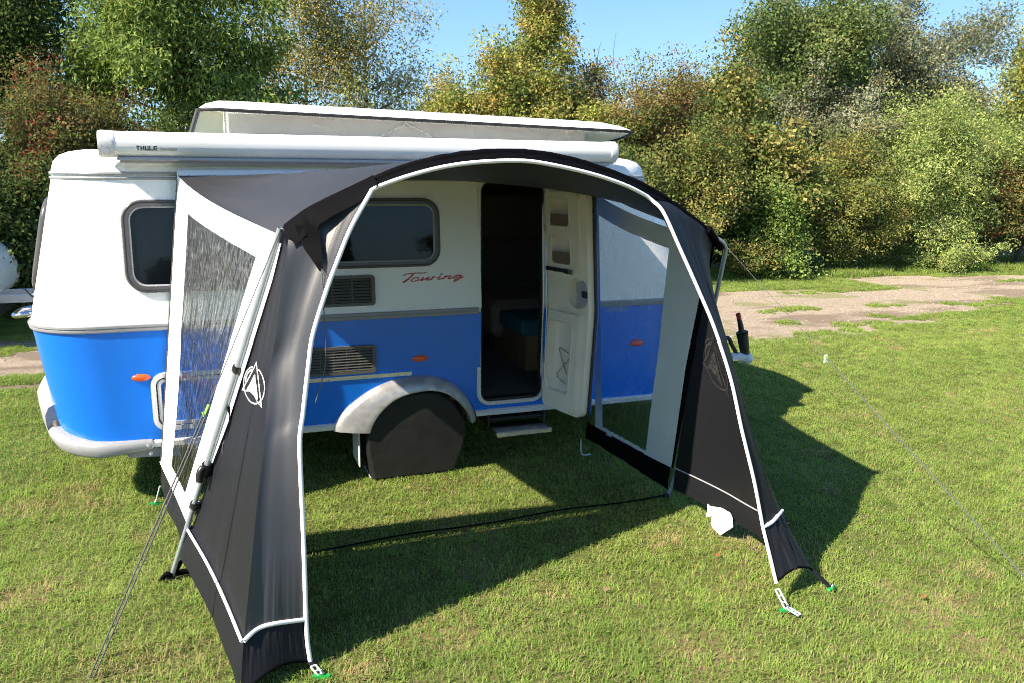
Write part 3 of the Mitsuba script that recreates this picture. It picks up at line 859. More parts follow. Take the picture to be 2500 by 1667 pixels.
# ------------------------------------------------------------------ the sun canopy (awning)
A = 'sun_canopy'
tag(A, 'black and white arched sun canopy with clear side windows, pitched against the blue caravan', 'awning')
LT, LF = np.array([0.288, -1.418, 1.66]), np.array([-0.245, -0.931, 0.0])
RT, RF = np.array([2.388, -1.378, 1.553]), np.array([2.477, -0.821, 0.0])
R0L, R1L = np.array([-0.123, -0.03, 1.863]), np.array([-0.336, -0.02, 0.139])
RTP = RT
RT = RT + np.array([-0.062, -0.012, 0.036])
R0R, R1R = np.array([2.33, -0.03, 1.80]), np.array([2.40, 0.0, 0.17])
ARCH = np.array([[0.288, -1.418, 1.674], [0.336, -1.43, 1.711], [0.403, -1.445, 1.755], [0.593, -1.476, 1.848], [0.696, -1.493, 1.898], [0.838, -1.509, 1.946], [1.001, -1.519, 1.978],
                 [1.154, -1.524, 1.992], [1.313, -1.524, 1.990], [1.44, -1.519, 1.974], [1.63, -1.506, 1.932], [1.887, -1.48, 1.850], [2.073, -1.446, 1.759], [2.245, -1.416, 1.660], [2.388, -1.378, 1.553]])
ARC = spline(ARCH, 160)
AC = ARC[:, 0]


def arc_at(x): return np.array([np.interp(x, AC, ARC[:, k]) for k in range(3)])


def wr(V, amp, fx, fy, seed, mask=1.0):
    """Wrinkles: moves a patch along its normals by anisotropic noise in its own (u, v)."""
    nv, nu = V.shape[:2]
    u, v = np.meshgrid(np.linspace(0, 1, nu), np.linspace(0, 1, nv))
    d = (meshkit.fbm(np.stack([u * fx, v * fy, 0 * u], -1), 4, seed) - 0.5) * amp * mask
    return V + pnormals(V) * d[..., None]


def S(side, s, t):
    s, t = np.asarray(s, float)[..., None], np.asarray(t, float)[..., None]
    r0, r1, l0, l1 = (R0L, R1L, LT, LF) if side == 'L' else (R0R, R1R, RT, RF)
    P = (1 - s) * (r0 + (r1 - r0) * t) + s * (l0 + (l1 - l0) * t)
    P = P - np.array([0, 0, 1.0]) * (0.035 * np.sin(PI * np.clip(s, 0, 1) ** 0.7) * (1 - t) ** 2)
    out = np.array([-0.95, -0.2, 0.2]) if side == 'L' else np.array([0.98, -0.1, 0.1])
    return P - out * (0.02 * np.sin(PI * np.clip(s, 0, 1)) * np.sin(PI * np.clip(t, 0, 1)))


def spatch(side, a, b, c, d, nu, nv, amp=0.0, fx=4, fy=4, seed=1):
    """A quad of the side panel given by its corners in (s, t): a top rear, b top front, c bottom front, d bottom rear; each side may be a list of points."""
    u, v = np.linspace(0, 1, nu)[None, :, None], np.linspace(0, 1, nv)[:, None, None]
    a, b, c, d = (np.array(q, float) for q in (a, b, c, d))
    q = (1 - v) * ((1 - u) * a + u * b) + v * ((1 - u) * d + u * c)
    V = S(side, q[..., 0], q[..., 1])
    return wr(V, amp, fx, fy, seed) if amp else V


# left side: pane and its white border
TL, TR, BR, BL = (0.135, 0.080), (0.862, 0.083), (0.730, 0.812), (0.305, 0.848)
ML, MR = (0.172, 0.43), (0.803, 0.43)
FT, FM, FB = 1.0, 1.0, 1.0
put(A + '__clear_window', cat(grid(spatch('L', TL, TR, MR, ML, 200, 140, 0.014, 44, 4, 3)), grid(spatch('L', ML, MR, BR, BL, 200, 140, 0.014, 40, 4, 4))), 'mat_clear_film', True)
labels[A + '__clear_window'] = {'label': 'crinkled clear window in the left side of the canopy'}
e = 0.003
tq = np.linspace(0.03, 0.62, 50)
wq = np.interp(tq, [0.03, 0.12, 0.5, 0.62], [0.0, 0.03, 0.035, 0.0])
put(A + '__window_border', cat(grid(spatch('L', (-0.012, 0.0), (0.985, 0.012), (TR[0], TR[1] + e), (TL[0], TL[1] + e), 60, 12, 0.006, 5, 2, 5)),
                              grid(spatch('L', (-0.012, 0.0), (TL[0] + e, TL[1]), (ML[0] + e, ML[1]), (-0.006, 0.43), 10, 40)), grid(spatch('L', (-0.006, 0.43), (ML[0] + e, ML[1]), (BL[0] + e, BL[1] + e), (0.0, 0.916), 10, 40)),
                              grid(spatch('L', (TR[0] - e, TR[1]), (0.985, 0.012), (0.985, 0.43), (MR[0] - e, MR[1]), 10, 40)), grid(spatch('L', (MR[0] - e, MR[1]), (0.985, 0.43), (0.985, 0.826), (BR[0] - e, BR[1]), 10, 40)),
                              grid(np.stack([LT + (LF - LT) * tq[:, None] + [-0.004, 0.0, 0], LT + (LF - LT) * tq[:, None] + np.c_[0.004 + 0.3 * wq, -0.03 - 0.4 * wq, 0 * wq]])),
                              grid(spatch('L', (BL[0], BL[1] - e), (BR[0], BR[1] - e), (0.985, 0.826), (0.0, 0.916), 30, 6))), 'mat_white_pvc', True)
put(A + '__mud_skirt', grid(spatch('L', (0.0, 0.916), (1.0, 0.826), (1.03, 0.895), (0.008, 0.998), 50, 14, 0.03, 9, 2, 9)), 'mat_fabric', True)
ss = np.linspace(0, 1, 40)
put(A + '__skirt_piping', tube(S('L', ss, 0.916 + (0.826 - 0.916) * ss) + [-0.004, 0, 0], 0.006, 6), 'mat_white_cloth', True)
put(A + '__rear_edge_beading', tube(S('L', np.full(40, -0.012), np.linspace(0.0, 0.916, 40)), 0.006, 6), 'mat_window_frame', True)

# left wing: side panel from the pole to the front seam, and the front panel
SEAM = np.array([[0.305, -1.47, 1.668], [0.285, -1.53, 1.56], [0.228, -1.586, 1.277], [0.195, -1.614, 1.123], [0.154, -1.707, 0.877], [0.116, -1.775, 0.669], [0.078, -1.856, 0.446], [0.036, -1.935, 0.203]])
POLE_F = np.array([LT + [0.012, 0.0, 0.0], LT + (LF - LT) * 0.25 + [0.012, 0.012, 0], LT + (LF - LT) * 0.5 + [0.012, 0.012, 0], LT + (LF - LT) * 0.80 + [0.010, 0.006, 0], [-0.165, -1.005, 0.285]])
LINE = np.array([[-0.165, -1.005, 0.285], [-0.078, -1.363, 0.262], [-0.017, -1.66, 0.240], [0.036, -1.935, 0.203]])
V = coons([LT + [0.012, 0.0, 0.0], [0.30, -1.45, 1.668], SEAM[0]], LINE, POLE_F, SEAM, 60, 120)
u, v = np.meshgrid(np.linspace(0, 1, 60), np.linspace(0, 1, 120))
V = wr(V, 0.009, 8, 1.2, 21, np.sin(PI * u) ** 0.5 * (0.35 + 0.9 * np.exp(-((v - 1) / 0.35) ** 2)))
WINGL = V
put(A + '__wing_side', grid(V), 'mat_fabric', True)
BOT = np.array([[-0.205, -1.018, 0.150], [-0.088, -1.489, 0.115], [-0.03, -1.787, 0.082], [0.0, -1.965, 0.045], [0.012, -2.0, 0.03]])
SEAM2 = np.array([[0.036, -1.935, 0.203], [0.024, -1.968, 0.12], [0.012, -2.0, 0.03]])
V = coons(LINE, BOT, [LINE[0], BOT[0]], SEAM2, 60, 20)
put(A + '__mud_skirt', grid(wr(V, 0.012, 7, 1, 23)), 'mat_fabric', True)
put(A + '__skirt_piping', tube(spline(LINE, 60) + [-0.006, -0.002, 0.0], 0.007, 6), 'mat_white_cloth', True)
PIPE_L = np.array([[0.612, -1.567, 1.820], [0.526, -1.598, 1.685], [0.468, -1.625, 1.567], [0.410, -1.652, 1.436], [0.351, -1.680, 1.275], [0.329, -1.708, 1.171], [0.299, -1.735, 0.995], [0.279, -1.763, 0.881], [0.275, -1.790, 0.574], [0.271, -1.818, 0.408], [0.266, -1.842, 0.195]])
FL = np.array([[0.036, -1.935, 0.203], [0.086, -1.9, 0.222], [0.149, -1.882, 0.222], [0.266, -1.842, 0.195]])
TOPL = np.vstack([SEAM[:1], [arc_at(x) + [0, -0.030, -0.030] for x in (0.40, 0.50)] + [arc_at(0.58) + [0, -0.06, -0.03]], PIPE_L[:1]])
V = coons(TOPL, FL, SEAM, PIPE_L, 90, 160)
u, v = np.meshgrid(np.linspace(0, 1, 90), np.linspace(0, 1, 160))
V = V + pnormals(V) * (0.014 * np.sin(PI * u) * np.sin(PI * v))[..., None] * np.sign(pnormals(V)[80, 45, 1])
fold = 0.013 * np.exp(-((v - 1) / 0.13) ** 2) + 0.014 * np.exp(-(v / 0.20) ** 2) * u ** 3 + 0.0012
V = wr(V, 0.75, 9, 0.8, 31, fold * np.sin(PI * u) ** 0.3)
put(A + '__wing_front', grid(V), 'mat_fabric_front', True)
labels[A + '__wing_front'] = {'label': 'grey front return of the left canopy wing'}
PB = np.array([[0.266, -1.842, 0.195], [0.266, -1.858, 0.11], [0.272, -1.872, 0.035]])
BF = np.array([[0.012, -2.0, 0.03], [0.06, -1.985, 0.055], [0.12, -1.955, 0.075], [0.19, -1.915, 0.070], [0.272, -1.872, 0.035]])
V = coons(FL, BF, SEAM2, PB, 90, 30)
u, v = np.meshgrid(np.linspace(0, 1, 90), np.linspace(0, 1, 30))
put(A + '__front_skirt', grid(wr(V, 1.0, 16, 0.8, 33, 0.012 * (1 - v) ** 0.7 * np.sin(PI * u) ** 0.4 + 0.003)), 'mat_fabric', True)
put(A + '__skirt_piping', tube(spline(FL, 40) + [0, -0.004, 0.002], 0.0085, 8), 'mat_white_cloth', True)
put(A + '__edge_piping', tube(np.vstack([spline(PIPE_L, 80), spline(PB, 16)[1:]]) + [0.004, -0.006, 0], 0.0092, 8), 'mat_white_cloth', True)
put(A + '__hem', tube(spline(BF, 40), 0.006, 6), 'mat_fabric_black', True)

# roof, arch sleeve and the strip in front of it
_q = np.linspace(0, 1, 12)
EL = S('L', _q - 0.012 * (1 - _q), 0.012 * _q) + np.c_[0 * _q - 0.003, 0 * _q, 0 * _q + 0.002]
ER = np.array([R0R + [0.03, 0, 0.02], R0R * 0.7 + RT * 0.3 + [0.0, 0, -0.015], R0R * 0.35 + RT * 0.65 + [0, 0, -0.02], RT])
RAIL = np.array([EL[0], [0.05, -0.035, 1.868], [0.5, -0.035, 1.872], [1.2, -0.035, 1.872], [2.0, -0.035, 1.868], [2.25, -0.03, 1.850], R0R + [0.03, 0, 0.02]])
ARO = spline(np.vstack([EL[-1], ARCH[1:-1], RT]), 90)
V = coons(RAIL, ARO, EL, ER, 110, 80)
u, v = np.meshgrid(np.linspace(0, 1, 110), np.linspace(0, 1, 80))
V[..., 2] -= 0.035 * np.sin(PI * v) * np.sin(PI * u) ** 0.5
V[..., 2] += 0.075 * np.exp(-((u - 0.20) / 0.12) ** 2) * np.sin(PI * v) ** 0.7 * (1 - np.exp(-(u / 0.06) ** 2))
_e = 1 - np.exp(-(u / 0.06) ** 2)
dia = np.stack([u * 16 - v * 5, v * 2.2 + u * 3, 0 * u], -1)
V[..., 2] += (meshkit.fbm(dia, 3, 41) - 0.5) * 0.075 * np.exp(-(u / 0.22) ** 2) * np.exp(-((v - 0.22) / 0.42) ** 2) * np.sin(PI * np.clip(v, 0, 1)) ** 0.4 * _e
V[..., 2] += (meshkit.fbm(np.stack([u * 9 - v * 3, v * 2, 0 * u], -1), 3, 43) - 0.5) * 0.018 * np.sin(PI * v) * _e
put(A + '__roof_panel', grid(V), 'mat_fabric_roof', True)
labels[A + '__roof_panel'] = {'label': 'sagging dark roof cloth of the canopy'}
wf = np.linspace(0, 1, 60)
rl = spline(RAIL, 120)[:112]
hh = np.interp(np.arange(112), [0, 5, 30, 111], [0.032, 0.036, 0.012, 0.010])
put(A + '__white_rail_flap', grid(np.stack([rl + [0, 0.014, 0.030], rl + [0, -0.006, 0.022], rl - np.c_[0 * hh, 0 * hh + 0.010, hh * 0.3], rl - np.c_[0 * hh, 0 * hh + 0.012, hh]])), 'mat_white_pvc', True)
# sleeve over the arch pole, creased
ths = np.linspace(0, 2 * PI, 14)
tt = np.gradient(ARC, axis=0); tt /= np.linalg.norm(tt, axis=1, keepdims=True)
up = np.cross(tt, [0, 1.0, 0]); up *= np.sign(up[:, 2:3] + 1e-9)
fw = np.cross(up, tt)
rr = 0.019 + 0.006 * (meshkit.fbm(np.c_[ARC[:, 0] * 22, ARC[:, 2] * 9, 0 * AC], 3, 5) - 0.5)
put(A + '__pole_sleeve', grid(ARC[None] - up[None] * 0.016 + rr[None, :, None] * (np.cos(ths)[:, None, None] * up[None] + np.sin(ths)[:, None, None] * fw[None])), 'mat_fabric_black', True)
PIP = np.array([[0.612, -1.567, 1.820], [0.655, -1.569, 1.842], [0.765, -1.587, 1.881], [0.896, -1.598, 1.915], [1.03, -1.605, 1.935], [1.19, -1.607, 1.944], [1.32, -1.606, 1.937], [1.546, -1.592, 1.897], [1.72, -1.576, 1.850], [1.834, -1.563, 1.805], [1.872, -1.56, 1.782]])
pp = spline(PIP, 140)
aa = np.array([arc_at(x) for x in np.linspace(0.52, 2.02, 140)]) + [0, -0.010, -0.012]
u, v = np.meshgrid(np.linspace(0, 1, 140), np.linspace(0, 1, 14))
V = aa[None] * (1 - v[..., None]) + pp[None] * v[..., None]
cre = np.stack([u * 42 + v * 5, v * 1.2, 0 * u], -1)
V = V + pnormals(V) * ((meshkit.fbm(cre, 3, 51) - 0.5) * 0.020 * np.sin(PI * v) ** 0.6)[..., None]
put(A + '__front_strip', grid(V), 'mat_fabric_black', True)
put(A + '__edge_piping', tube(pp + [0, -0.004, 0], 0.0085, 8), 'mat_white_cloth', True)
xs = np.linspace(0.285, 0.64, 50)
fa = np.array([arc_at(x) for x in xs]) + [0, -0.030, 0.0]
hg = np.interp(xs, [0.285, 0.30, 0.325, 0.355, 0.385, 0.405, 0.46, 0.58, 0.64], [0.13, 0.125, 0.085, 0.075, 0.125, 0.068, 0.060, 0.055, 0.030])
put(A + '__arch_flap', grid(np.stack([fa + [0, 0.01, 0.012], fa, fa + np.c_[0 * xs, -0.045 + 0 * xs, -0.4 * hg], fa + np.c_[0.3 * hg * 0.3, -0.068 + 0 * xs, -hg]])), 'mat_fabric_black', True)

# right wing
PIPE_R = np.array([[1.872, -1.560, 1.782], [1.905, -1.61, 1.730], [1.971, -1.66, 1.567], [2.048, -1.71, 1.381], [2.108, -1.76, 1.215], [2.172, -1.81, 0.998], [2.212, -1.86, 0.773], [2.26, -1.91, 0.542], [2.292, -1.955, 0.33]])
PIPE_R2 = np.array([[2.292, -1.955, 0.33], [2.303, -2.01, 0.20], [2.304, -2.06, 0.105]])
SEAM_R = np.array([[2.30, -1.41, 1.610], [2.262, -1.44, 1.53], [2.250, -1.503, 1.40], [2.249, -1.586, 1.236], [2.276, -1.669, 1.024], [2.345, -1.751, 0.727], [2.425, -1.82, 0.47], [2.470, -1.86, 0.35]])
TOPR = np.vstack([PIPE_R[:1], [arc_at(x) + [0, -0.045, -0.03] for x in (2.0, 2.1, 2.2)], SEAM_R[:1]])
LR = np.array([[2.292, -1.955, 0.33], [2.35, -1.945, 0.345], [2.41, -1.91, 0.355], [2.470, -1.86, 0.35]])
V = coons(TOPR, LR, PIPE_R, SEAM_R, 50, 120)
u, v = np.meshgrid(np.linspace(0, 1, 50), np.linspace(0, 1, 120))
put(A + '__wing_front', grid(wr(V, 0.012, 6, 2, 61, np.sin(PI * u))), 'mat_fabric', True)
SB = np.array([[2.470, -1.86, 0.35], [2.508, -1.917, 0.235], [2.555, -2.0, 0.10]])
BR_ = np.array([[2.304, -2.06, 0.105], [2.37, -2.05, 0.135], [2.44, -2.035, 0.145], [2.51, -2.015, 0.125], [2.555, -2.0, 0.10]])
V = coons(LR, BR_, PIPE_R2, SB, 50, 30)
u, v = np.meshgrid(np.linspace(0, 1, 50), np.linspace(0, 1, 30))
put(A + '__front_skirt', grid(wr(V, 0.026, 11, 0.9, 63, np.sin(PI * u) ** 0.5)), 'mat_fabric', True)
put(A + '__skirt_piping', tube(spline(LR, 40) + [0, -0.004, 0.0], 0.0085, 8), 'mat_white_cloth', True)
put(A + '__edge_piping', tube(np.vstack([spline(PIPE_R, 90), spline(PIPE_R2, 20)[1:]]) + [0, -0.005, 0], 0.0082, 8), 'mat_white_cloth', True)
put(A + '__hem', tube(spline(BR_, 30), 0.005, 6), 'mat_fabric_black', True)
LEGR = np.array([RT, RT + (RF - RT) * 0.3 + [0, -0.012, 0], RT + (RF - RT) * 0.6 + [0, -0.015, 0], [2.464, -0.93, 0.235]])
LINER = np.array([[2.464, -0.93, 0.235], [2.480, -1.15, 0.246], [2.495, -1.381, 0.254], [2.513, -1.632, 0.250], [2.500, -1.885, 0.29]])
SEAMR3 = np.vstack([SEAM_R, [[2.500, -1.885, 0.29]]])
V = coons([RT, SEAM_R[0]], LINER, LEGR, SEAMR3, 50, 90)
u, v = np.meshgrid(np.linspace(0, 1, 50), np.linspace(0, 1, 90))
WINGR = wr(V, 0.014, 5, 2, 67, np.sin(PI * u))
put(A + '__wing_side', grid(WINGR), 'mat_fabric', True)
BOTR = np.array([[2.470, -0.90, 0.095], [2.480, -1.0, 0.10], [2.498, -1.25, 0.112], [2.515, -1.506, 0.112], [2.53, -1.72, 0.108], [2.555, -2.0, 0.10]])
V = coons(LINER, BOTR, [LINER[0], BOTR[0]], [LINER[-1], [2.52, -1.94, 0.19], BOTR[-1]], 60, 16)
put(A + '__mud_skirt', grid(wr(V, 0.014, 8, 1, 69)), 'mat_fabric', True)
put(A + '__skirt_piping', tube(spline(LINER, 50) + [-0.004, 0, 0], 0.004, 6), 'mat_grey_trim', True)
# right side window panel
TL, TR, BR, BL = (0.045, 0.085), (0.712, 0.078), (0.714, 0.878), (0.117, 0.945)
RM, LM = (0.738, 0.45), (0.078, 0.45)
put(A + '__clear_window', cat(grid(spatch('R', TL, TR, RM, LM, 60, 100, 0.006, 26, 3, 71)), grid(spatch('R', LM, RM, BR, BL, 60, 100, 0.006, 26, 3, 72))), 'mat_clear_film', True)
labels[A + '__clear_window_001'] = {'label': 'clear window in the right side of the canopy behind the open door'}
FR1, FR2 = (0.935, 0.18), (0.965, 0.45)
put(A + '__window_border', cat(grid(spatch('R', (-0.01, 0.012), (0.99, 0.012), (TR[0], TR[1] + e), (TL[0], TL[1] + e), 40, 10, 0.004, 4, 2, 74)),
                              grid(spatch('R', (-0.01, 0.012), (TL[0] + e, TL[1]), (LM[0] + e, LM[1]), (-0.01, 0.45), 8, 40)), grid(spatch('R', (-0.01, 0.45), (LM[0] + e, LM[1]), (BL[0] + e, BL[1] + e), (0.0, 0.985), 8, 40)),
                              grid(spatch('R', (TR[0] - e, TR[1]), (0.99, 0.012), FR2, (RM[0] - e, RM[1]), 10, 40)), grid(spatch('R', (RM[0] - e, RM[1]), FR2, (0.993, 0.858), (BR[0] - e, BR[1]), 10, 40)),
                              grid(spatch('R', (BL[0], BL[1] - e), (BR[0], BR[1] - e), (0.993, 0.858), (0.0, 0.985), 30, 4))), 'mat_grey_pvc', True)
put(A + '__mud_skirt', grid(spatch('R', (-0.15, 0.99), (0.993, 0.858), (1.0, 0.955), (-0.15, 1.06), 40, 12, 0.02, 6, 2, 75)), 'mat_fabric_black', True)
sfr = np.linspace(0.012, 0.858, 60)
put(A + '__pole_flap', grid(np.stack([S('R', np.interp(sfr, [0, .45, .86], [0.985, 0.965, 0.993]), sfr), S('R', np.full(60, 1.0), sfr) + [0.0, -0.016, 0]])), 'mat_fabric_black', True)

# emblem printed on the left wing: a ring and an arrowhead
ER_ = lambda x, y: np.array(((x - 530.0) / 330.0, (770.0 - y) / 520.0))
def emblem_poly():
    el = lambda a0, a1, rx, ry, cx=525, cy=768: [ER_(cx + rx * math.cos(a), cy - ry * math.sin(a)) for a in np.linspace(math.radians(a0), math.radians(a1), 60)]
    g = [sg.LineString(el(60, -232, 310, 505)).buffer(0.040), sg.LineString(el(95, 172, 312, 515)).buffer(0.040), sg.LineString(el(98, 166, 262, 440)).buffer(0.055)]
    tip, bl, br = ER_(620, 130), ER_(170, 935), ER_(730, 1335)
    g += [sg.LineString([bl, tip, br]).buffer(0.045, join_style=2)]
    arc = [ER_(*q) for q in ((300, 955), (360, 945), (430, 970), (500, 1030), (560, 1110), (615, 1215))]
    g += [sg.LineString([bl] + arc + [br]).buffer(0.026)]
    g += [sg.Polygon([ER_(545, 470), ER_(575, 480), ER_(640, 1120), ER_(600, 1190)] + arc[::-1] + [ER_(300, 900)]).buffer(0)]
    u_ = g[0]
    for q in g[1:]: u_ = u_.union(q)
    return u_.buffer(0)
EP = emblem_poly()
ec, ex, ey = np.array([0.138, -1.447, 1.046]), np.array([0.036, -0.125, 0.016]), np.array([0.006, 0.056, 0.068])
ex, ey = (np.array([0.175, -1.577, 1.077]) - np.array([0.108, -1.33, 1.03])) / 2, (np.array([0.138, -1.375, 1.109]) - np.array([0.132, -1.494, 0.981])) / 2
def surface_print(poly, org, ax, ay, W_, off, size=0.1, flip=1):
    """The flat print laid on the nearest points of a cloth patch W_."""
    m = extrude(poly, 0.001)
    v, f = trimesh.remesh.subdivide_to_size(m.vertices * [1, 1, 0], m.faces[np.abs(m.face_normals[:, 2]) > 0.5], size)
    m = trimesh.Trimesh(v, f, process=True)
    v = m.vertices
    P = org + v[:, :1] * ax + v[:, 1:2] * ay
    fine = trimesh.proximity.closest_point(grid(W_), P)
    n = np.cross(ax, ay); n /= np.linalg.norm(n)
    if n[0] * flip > 0: n = -n
    return trimesh.Trimesh(fine[0] + n * off, m.faces, process=False)
put(A + '__emblem', surface_print(EP, ec, ex * 1.25, ey, WINGL, 0.003), 'mat_white_cloth', True)
ecR = np.array([2.395, -1.46, 0.98])
put(A + '__emblem', surface_print(EP, ecR, np.array([0.02, -0.15, 0.0]), np.array([-0.015, 0.03, 0.115]), WINGR, 0.003), 'mat_faint_print', True)
labels[A + '__emblem_001'] = {'label': 'dim emblem seen from inside on the right wing'}

# poles
def bar(a, b, n=14): return np.array([a + (b - a) * t for t in np.linspace(0, 1, n)])
pl = num(A + '__pole')
put(pl + '__tube', tube(bar(LT + [-0.012, 0.0, 0.01], LF + [-0.012, -0.012, 0.015]), 0.0115, 12), 'mat_pole', True)
put(pl + '__upper_tube', tube(bar(LT + [-0.012, 0.0, 0.0], LT + (LF - LT) * 0.66 + [-0.012, -0.005, 0.0]), 0.0132, 12), 'mat_pole', True)
put(pl + '__foot', tube(bar(LF + [-0.012, -0.012, 0.035], LF + [-0.012, -0.012, 0.002]), 0.020, 12), 'mat_black_rubber', True)
pr_ = num(A + '__pole')
RT = RTP
KN = RT + np.array([0.012, 0.0, 0.0])
put(pr_ + '__tube', tube(np.vstack([spline([ARCH[-2] + [0.045, 0.012, -0.050], KN + [0.0, 0, 0.0], KN + (RF - RT) * 0.06 + [0.012, 0, 0], KN + (RF - RT) * 0.2 + [0.016, 0, 0], RF + (RT - RF) * 0.25 + [0.045, 0.01, 0], RF + [0.012, 0, 0.02]], 50)]), 0.0110, 12), 'mat_pole', True)
put(pr_ + '__foot', tube(bar(RF + [0, 0, 0.04], RF + [0, 0, 0.002]), 0.020, 12), 'mat_black_rubber', True)
def clip(c, d):
    return cat(tube(np.array([c - d * 0.014, c + d * 0.014]), 0.023, 10), tube(spline([c + [0.02, -0.01, 0.01], c + [0.05, -0.02, 0.03], c + [0.062, -0.02, 0.005], c + [0.055, -0.02, -0.03]], 12), 0.007, 6))
ld = (LF - LT) / np.linalg.norm(LF - LT)
for t in (0.355, 0.755):
    put(A + '__pole_clip', clip(LT + (LF - LT) * t + [-0.012, 0, 0], ld), 'mat_black_plastic', True)
c = LT + (LF - LT) * 0.645 + [-0.012, 0, 0]
put(A + '__pole_lock', cat(tube(np.array([c - ld * 0.03, c + ld * 0.03]), 0.024, 12), tube(spline([c + [-0.01, -0.022, 0.02], c + [-0.025, -0.03, 0.0], c + [-0.03, -0.03, -0.045]], 10), 0.016, 8)), 'mat_black_plastic', True)
# hanging black tab, strap bundle and coiled cord on the left pole
P = np.array([[0.370, -1.520, 1.690], [0.380, -1.545, 1.62], [0.395, -1.590, 1.56], [0.408, -1.610, 1.515]])
w_ = np.interp(np.linspace(0, 1, 20), [0, .5, 1], [0.045, 0.032, 0.007])
P20 = spline(P, 20)
put(A + '__hanging_tab', grid(np.stack([P20 - np.c_[w_, -0.4 * w_, 0 * w_], P20, P20 + np.c_[w_, -0.4 * w_, 0 * w_]])), 'mat_fabric_black', True)
put(A + '__drawcord', cat(tube(spline([(0.408, -1.612, 1.52), (0.405, -1.67, 1.30), (0.398, -1.69, 1.16), (0.352, -1.73, 1.03)], 30), 0.0022, 5), tube([(0.408, -1.612, 1.525), (0.433, -1.625, 1.49)], 0.003, 5)), 'mat_rope', True)
c = LT + (LF - LT) * 0.50 + [0.035, -0.035, 0]
put(A + '__strap_bundle', cat(*[tube(spline([c + [0.01 * k, 0, 0.07], c + [0.012 * k + 0.006, -0.012, 0.0], c + [0.01 * k - 0.012, 0, -0.08]], 10), 0.011, 6) for k in (-1, 0, 1)]), 'mat_fabric_black', True)
c = LT + (LF - LT) * 0.585 + [0.05, -0.04, 0]
rr_ = np.random.default_rng(3)
cl = []
for k in range(7):
    a = np.linspace(0, 2 * PI, 24)
    o = rr_.normal(0, 0.005, 3)
    cl.append(tube(c + o + np.stack([0.016 * np.cos(a) + 0.004 * rr_.normal(), 0.012 * np.cos(a), (0.034 + 0.006 * rr_.normal()) * np.sin(a)], 1), 0.003, 5))
cl += [tube([c + [0.005, 0, 0.03], c + [0.03, 0.015, 0.12]], 0.003, 5)]
put(A + '__coiled_cord', cat(*cl), 'mat_rope', True)
put(A + '__cord_clip', box(*np.ravel([[c[0] - 0.022, c[0] - 0.010], [c[1] - 0.018, c[1] - 0.010], [c[2] - 0.085, c[2] - 0.03]]), 0.003), 'mat_lime_plastic')
ft = np.array([[-0.30, -0.955, 0.012], [-0.275, -0.965, 0.05], [-0.25, -0.96, 0.035]])
put(A + '__foot_strap', cat(tube(spline(ft, 12), 0.012, 6), tube(bar(np.array([-0.235, -0.925, 0.03]), np.array([-0.12, -0.90, 0.02])), 0.014, 6), tube(bar(LF + [0.004, -0.004, 0.03], np.array([-0.168, -1.0, 0.18])), 0.009, 6)), 'mat_fabric_black', True)

# strap lying on the grass between the two feet
rs = np.linspace(0, 1, 80)
sp = LF[None] * (1 - rs[:, None]) + RF[None] * rs[:, None] + np.c_[0 * rs, 0.02 * np.sin(rs * PI), 0.026 + 0.006 * np.sin(rs * 19)]
G = 'ground_strap'
put(G, grid(np.stack([sp + [0, -0.010, 0], sp + [0, 0.0, 0.002], sp + [0, 0.010, 0]])), 'mat_fabric_black', True)
tag(G, 'thin black strap lying across the grass between the two canopy poles', 'strap')

# guy ropes with their runners
def rope(a, b, r, n=60, sag=0.0, off=(0, 0, 0)):
    t = np.linspace(0, 1, n)[:, None]
    P = np.asarray(a) * (1 - t) + np.asarray(b) * t + np.asarray(off)
    P[:, 2] -= sag * np.sin(PI * t[:, 0])
    return tube(P, r, 6)
GL = 'guy_rope'
PL = np.array([-0.585, -1.80, 0.0]); 
CLIP_L = np.array([-0.048, -1.575, 0.94])
dL = (np.array([-0.52, -1.69, 0.0]) - np.array([0.288, -1.418, 1.66]))
CLIP_L = LT + dL * 0.408
PL = LT + dL * 1.0
put(GL + '__cord', rope(LT + [-0.01, -0.01, 0.01], CLIP_L, 0.0022), 'mat_rope', True)
put(GL + '__doubled_cord', cat(rope(CLIP_L + [0.006, 0, 0], PL + [0.008, 0, 0.0], 0.0032), rope(CLIP_L - [0.006, 0, 0], PL - [0.008, 0, 0.0], 0.0032)), 'mat_rope', True)
dl = dL / np.linalg.norm(dL)
put(GL + '__runner', cat(tube(np.array([CLIP_L - dl * 0.02, CLIP_L + dl * 0.02]), 0.006, 6), tube(np.array([CLIP_L + dl * 0.01 + [-0.012, 0, 0], CLIP_L + dl * 0.03]), 0.004, 6)), 'mat_lime_plastic', 30)
tag(GL, 'dark doubled guy rope on the left, from the left pole to the grass', 'guy rope')
GR = num(GL) if GL in used else None
used[GL] = used.get(GL, 0) + 1
GR = 'guy_rope_001'
PR = np.array([3.52, -2.43, 0.0])
dR = PR - KN
CLIP_R = KN + dR * 0.33
put(GR + '__cord', rope(KN, CLIP_R, 0.0013), 'mat_rope_grey', True)
put(GR + '__doubled_cord', cat(rope(CLIP_R, PR + [0.003, 0, 0], 0.0015), rope(CLIP_R + [-0.003, 0, 0], PR - [0.004, 0, 0], 0.0015)), 'mat_rope_grey', True)
dl = dR / np.linalg.norm(dR)
put(GR + '__runner', box(*np.ravel([[CLIP_R[0] - 0.008, CLIP_R[0] + 0.012], [CLIP_R[1] - 0.005, CLIP_R[1] + 0.005], [CLIP_R[2] - 0.03, CLIP_R[2] + 0.012]]), 0.003), 'mat_pale_lime')
tag(GR, 'thin grey guy rope on the right crossing the sunlit lawn', 'guy rope')
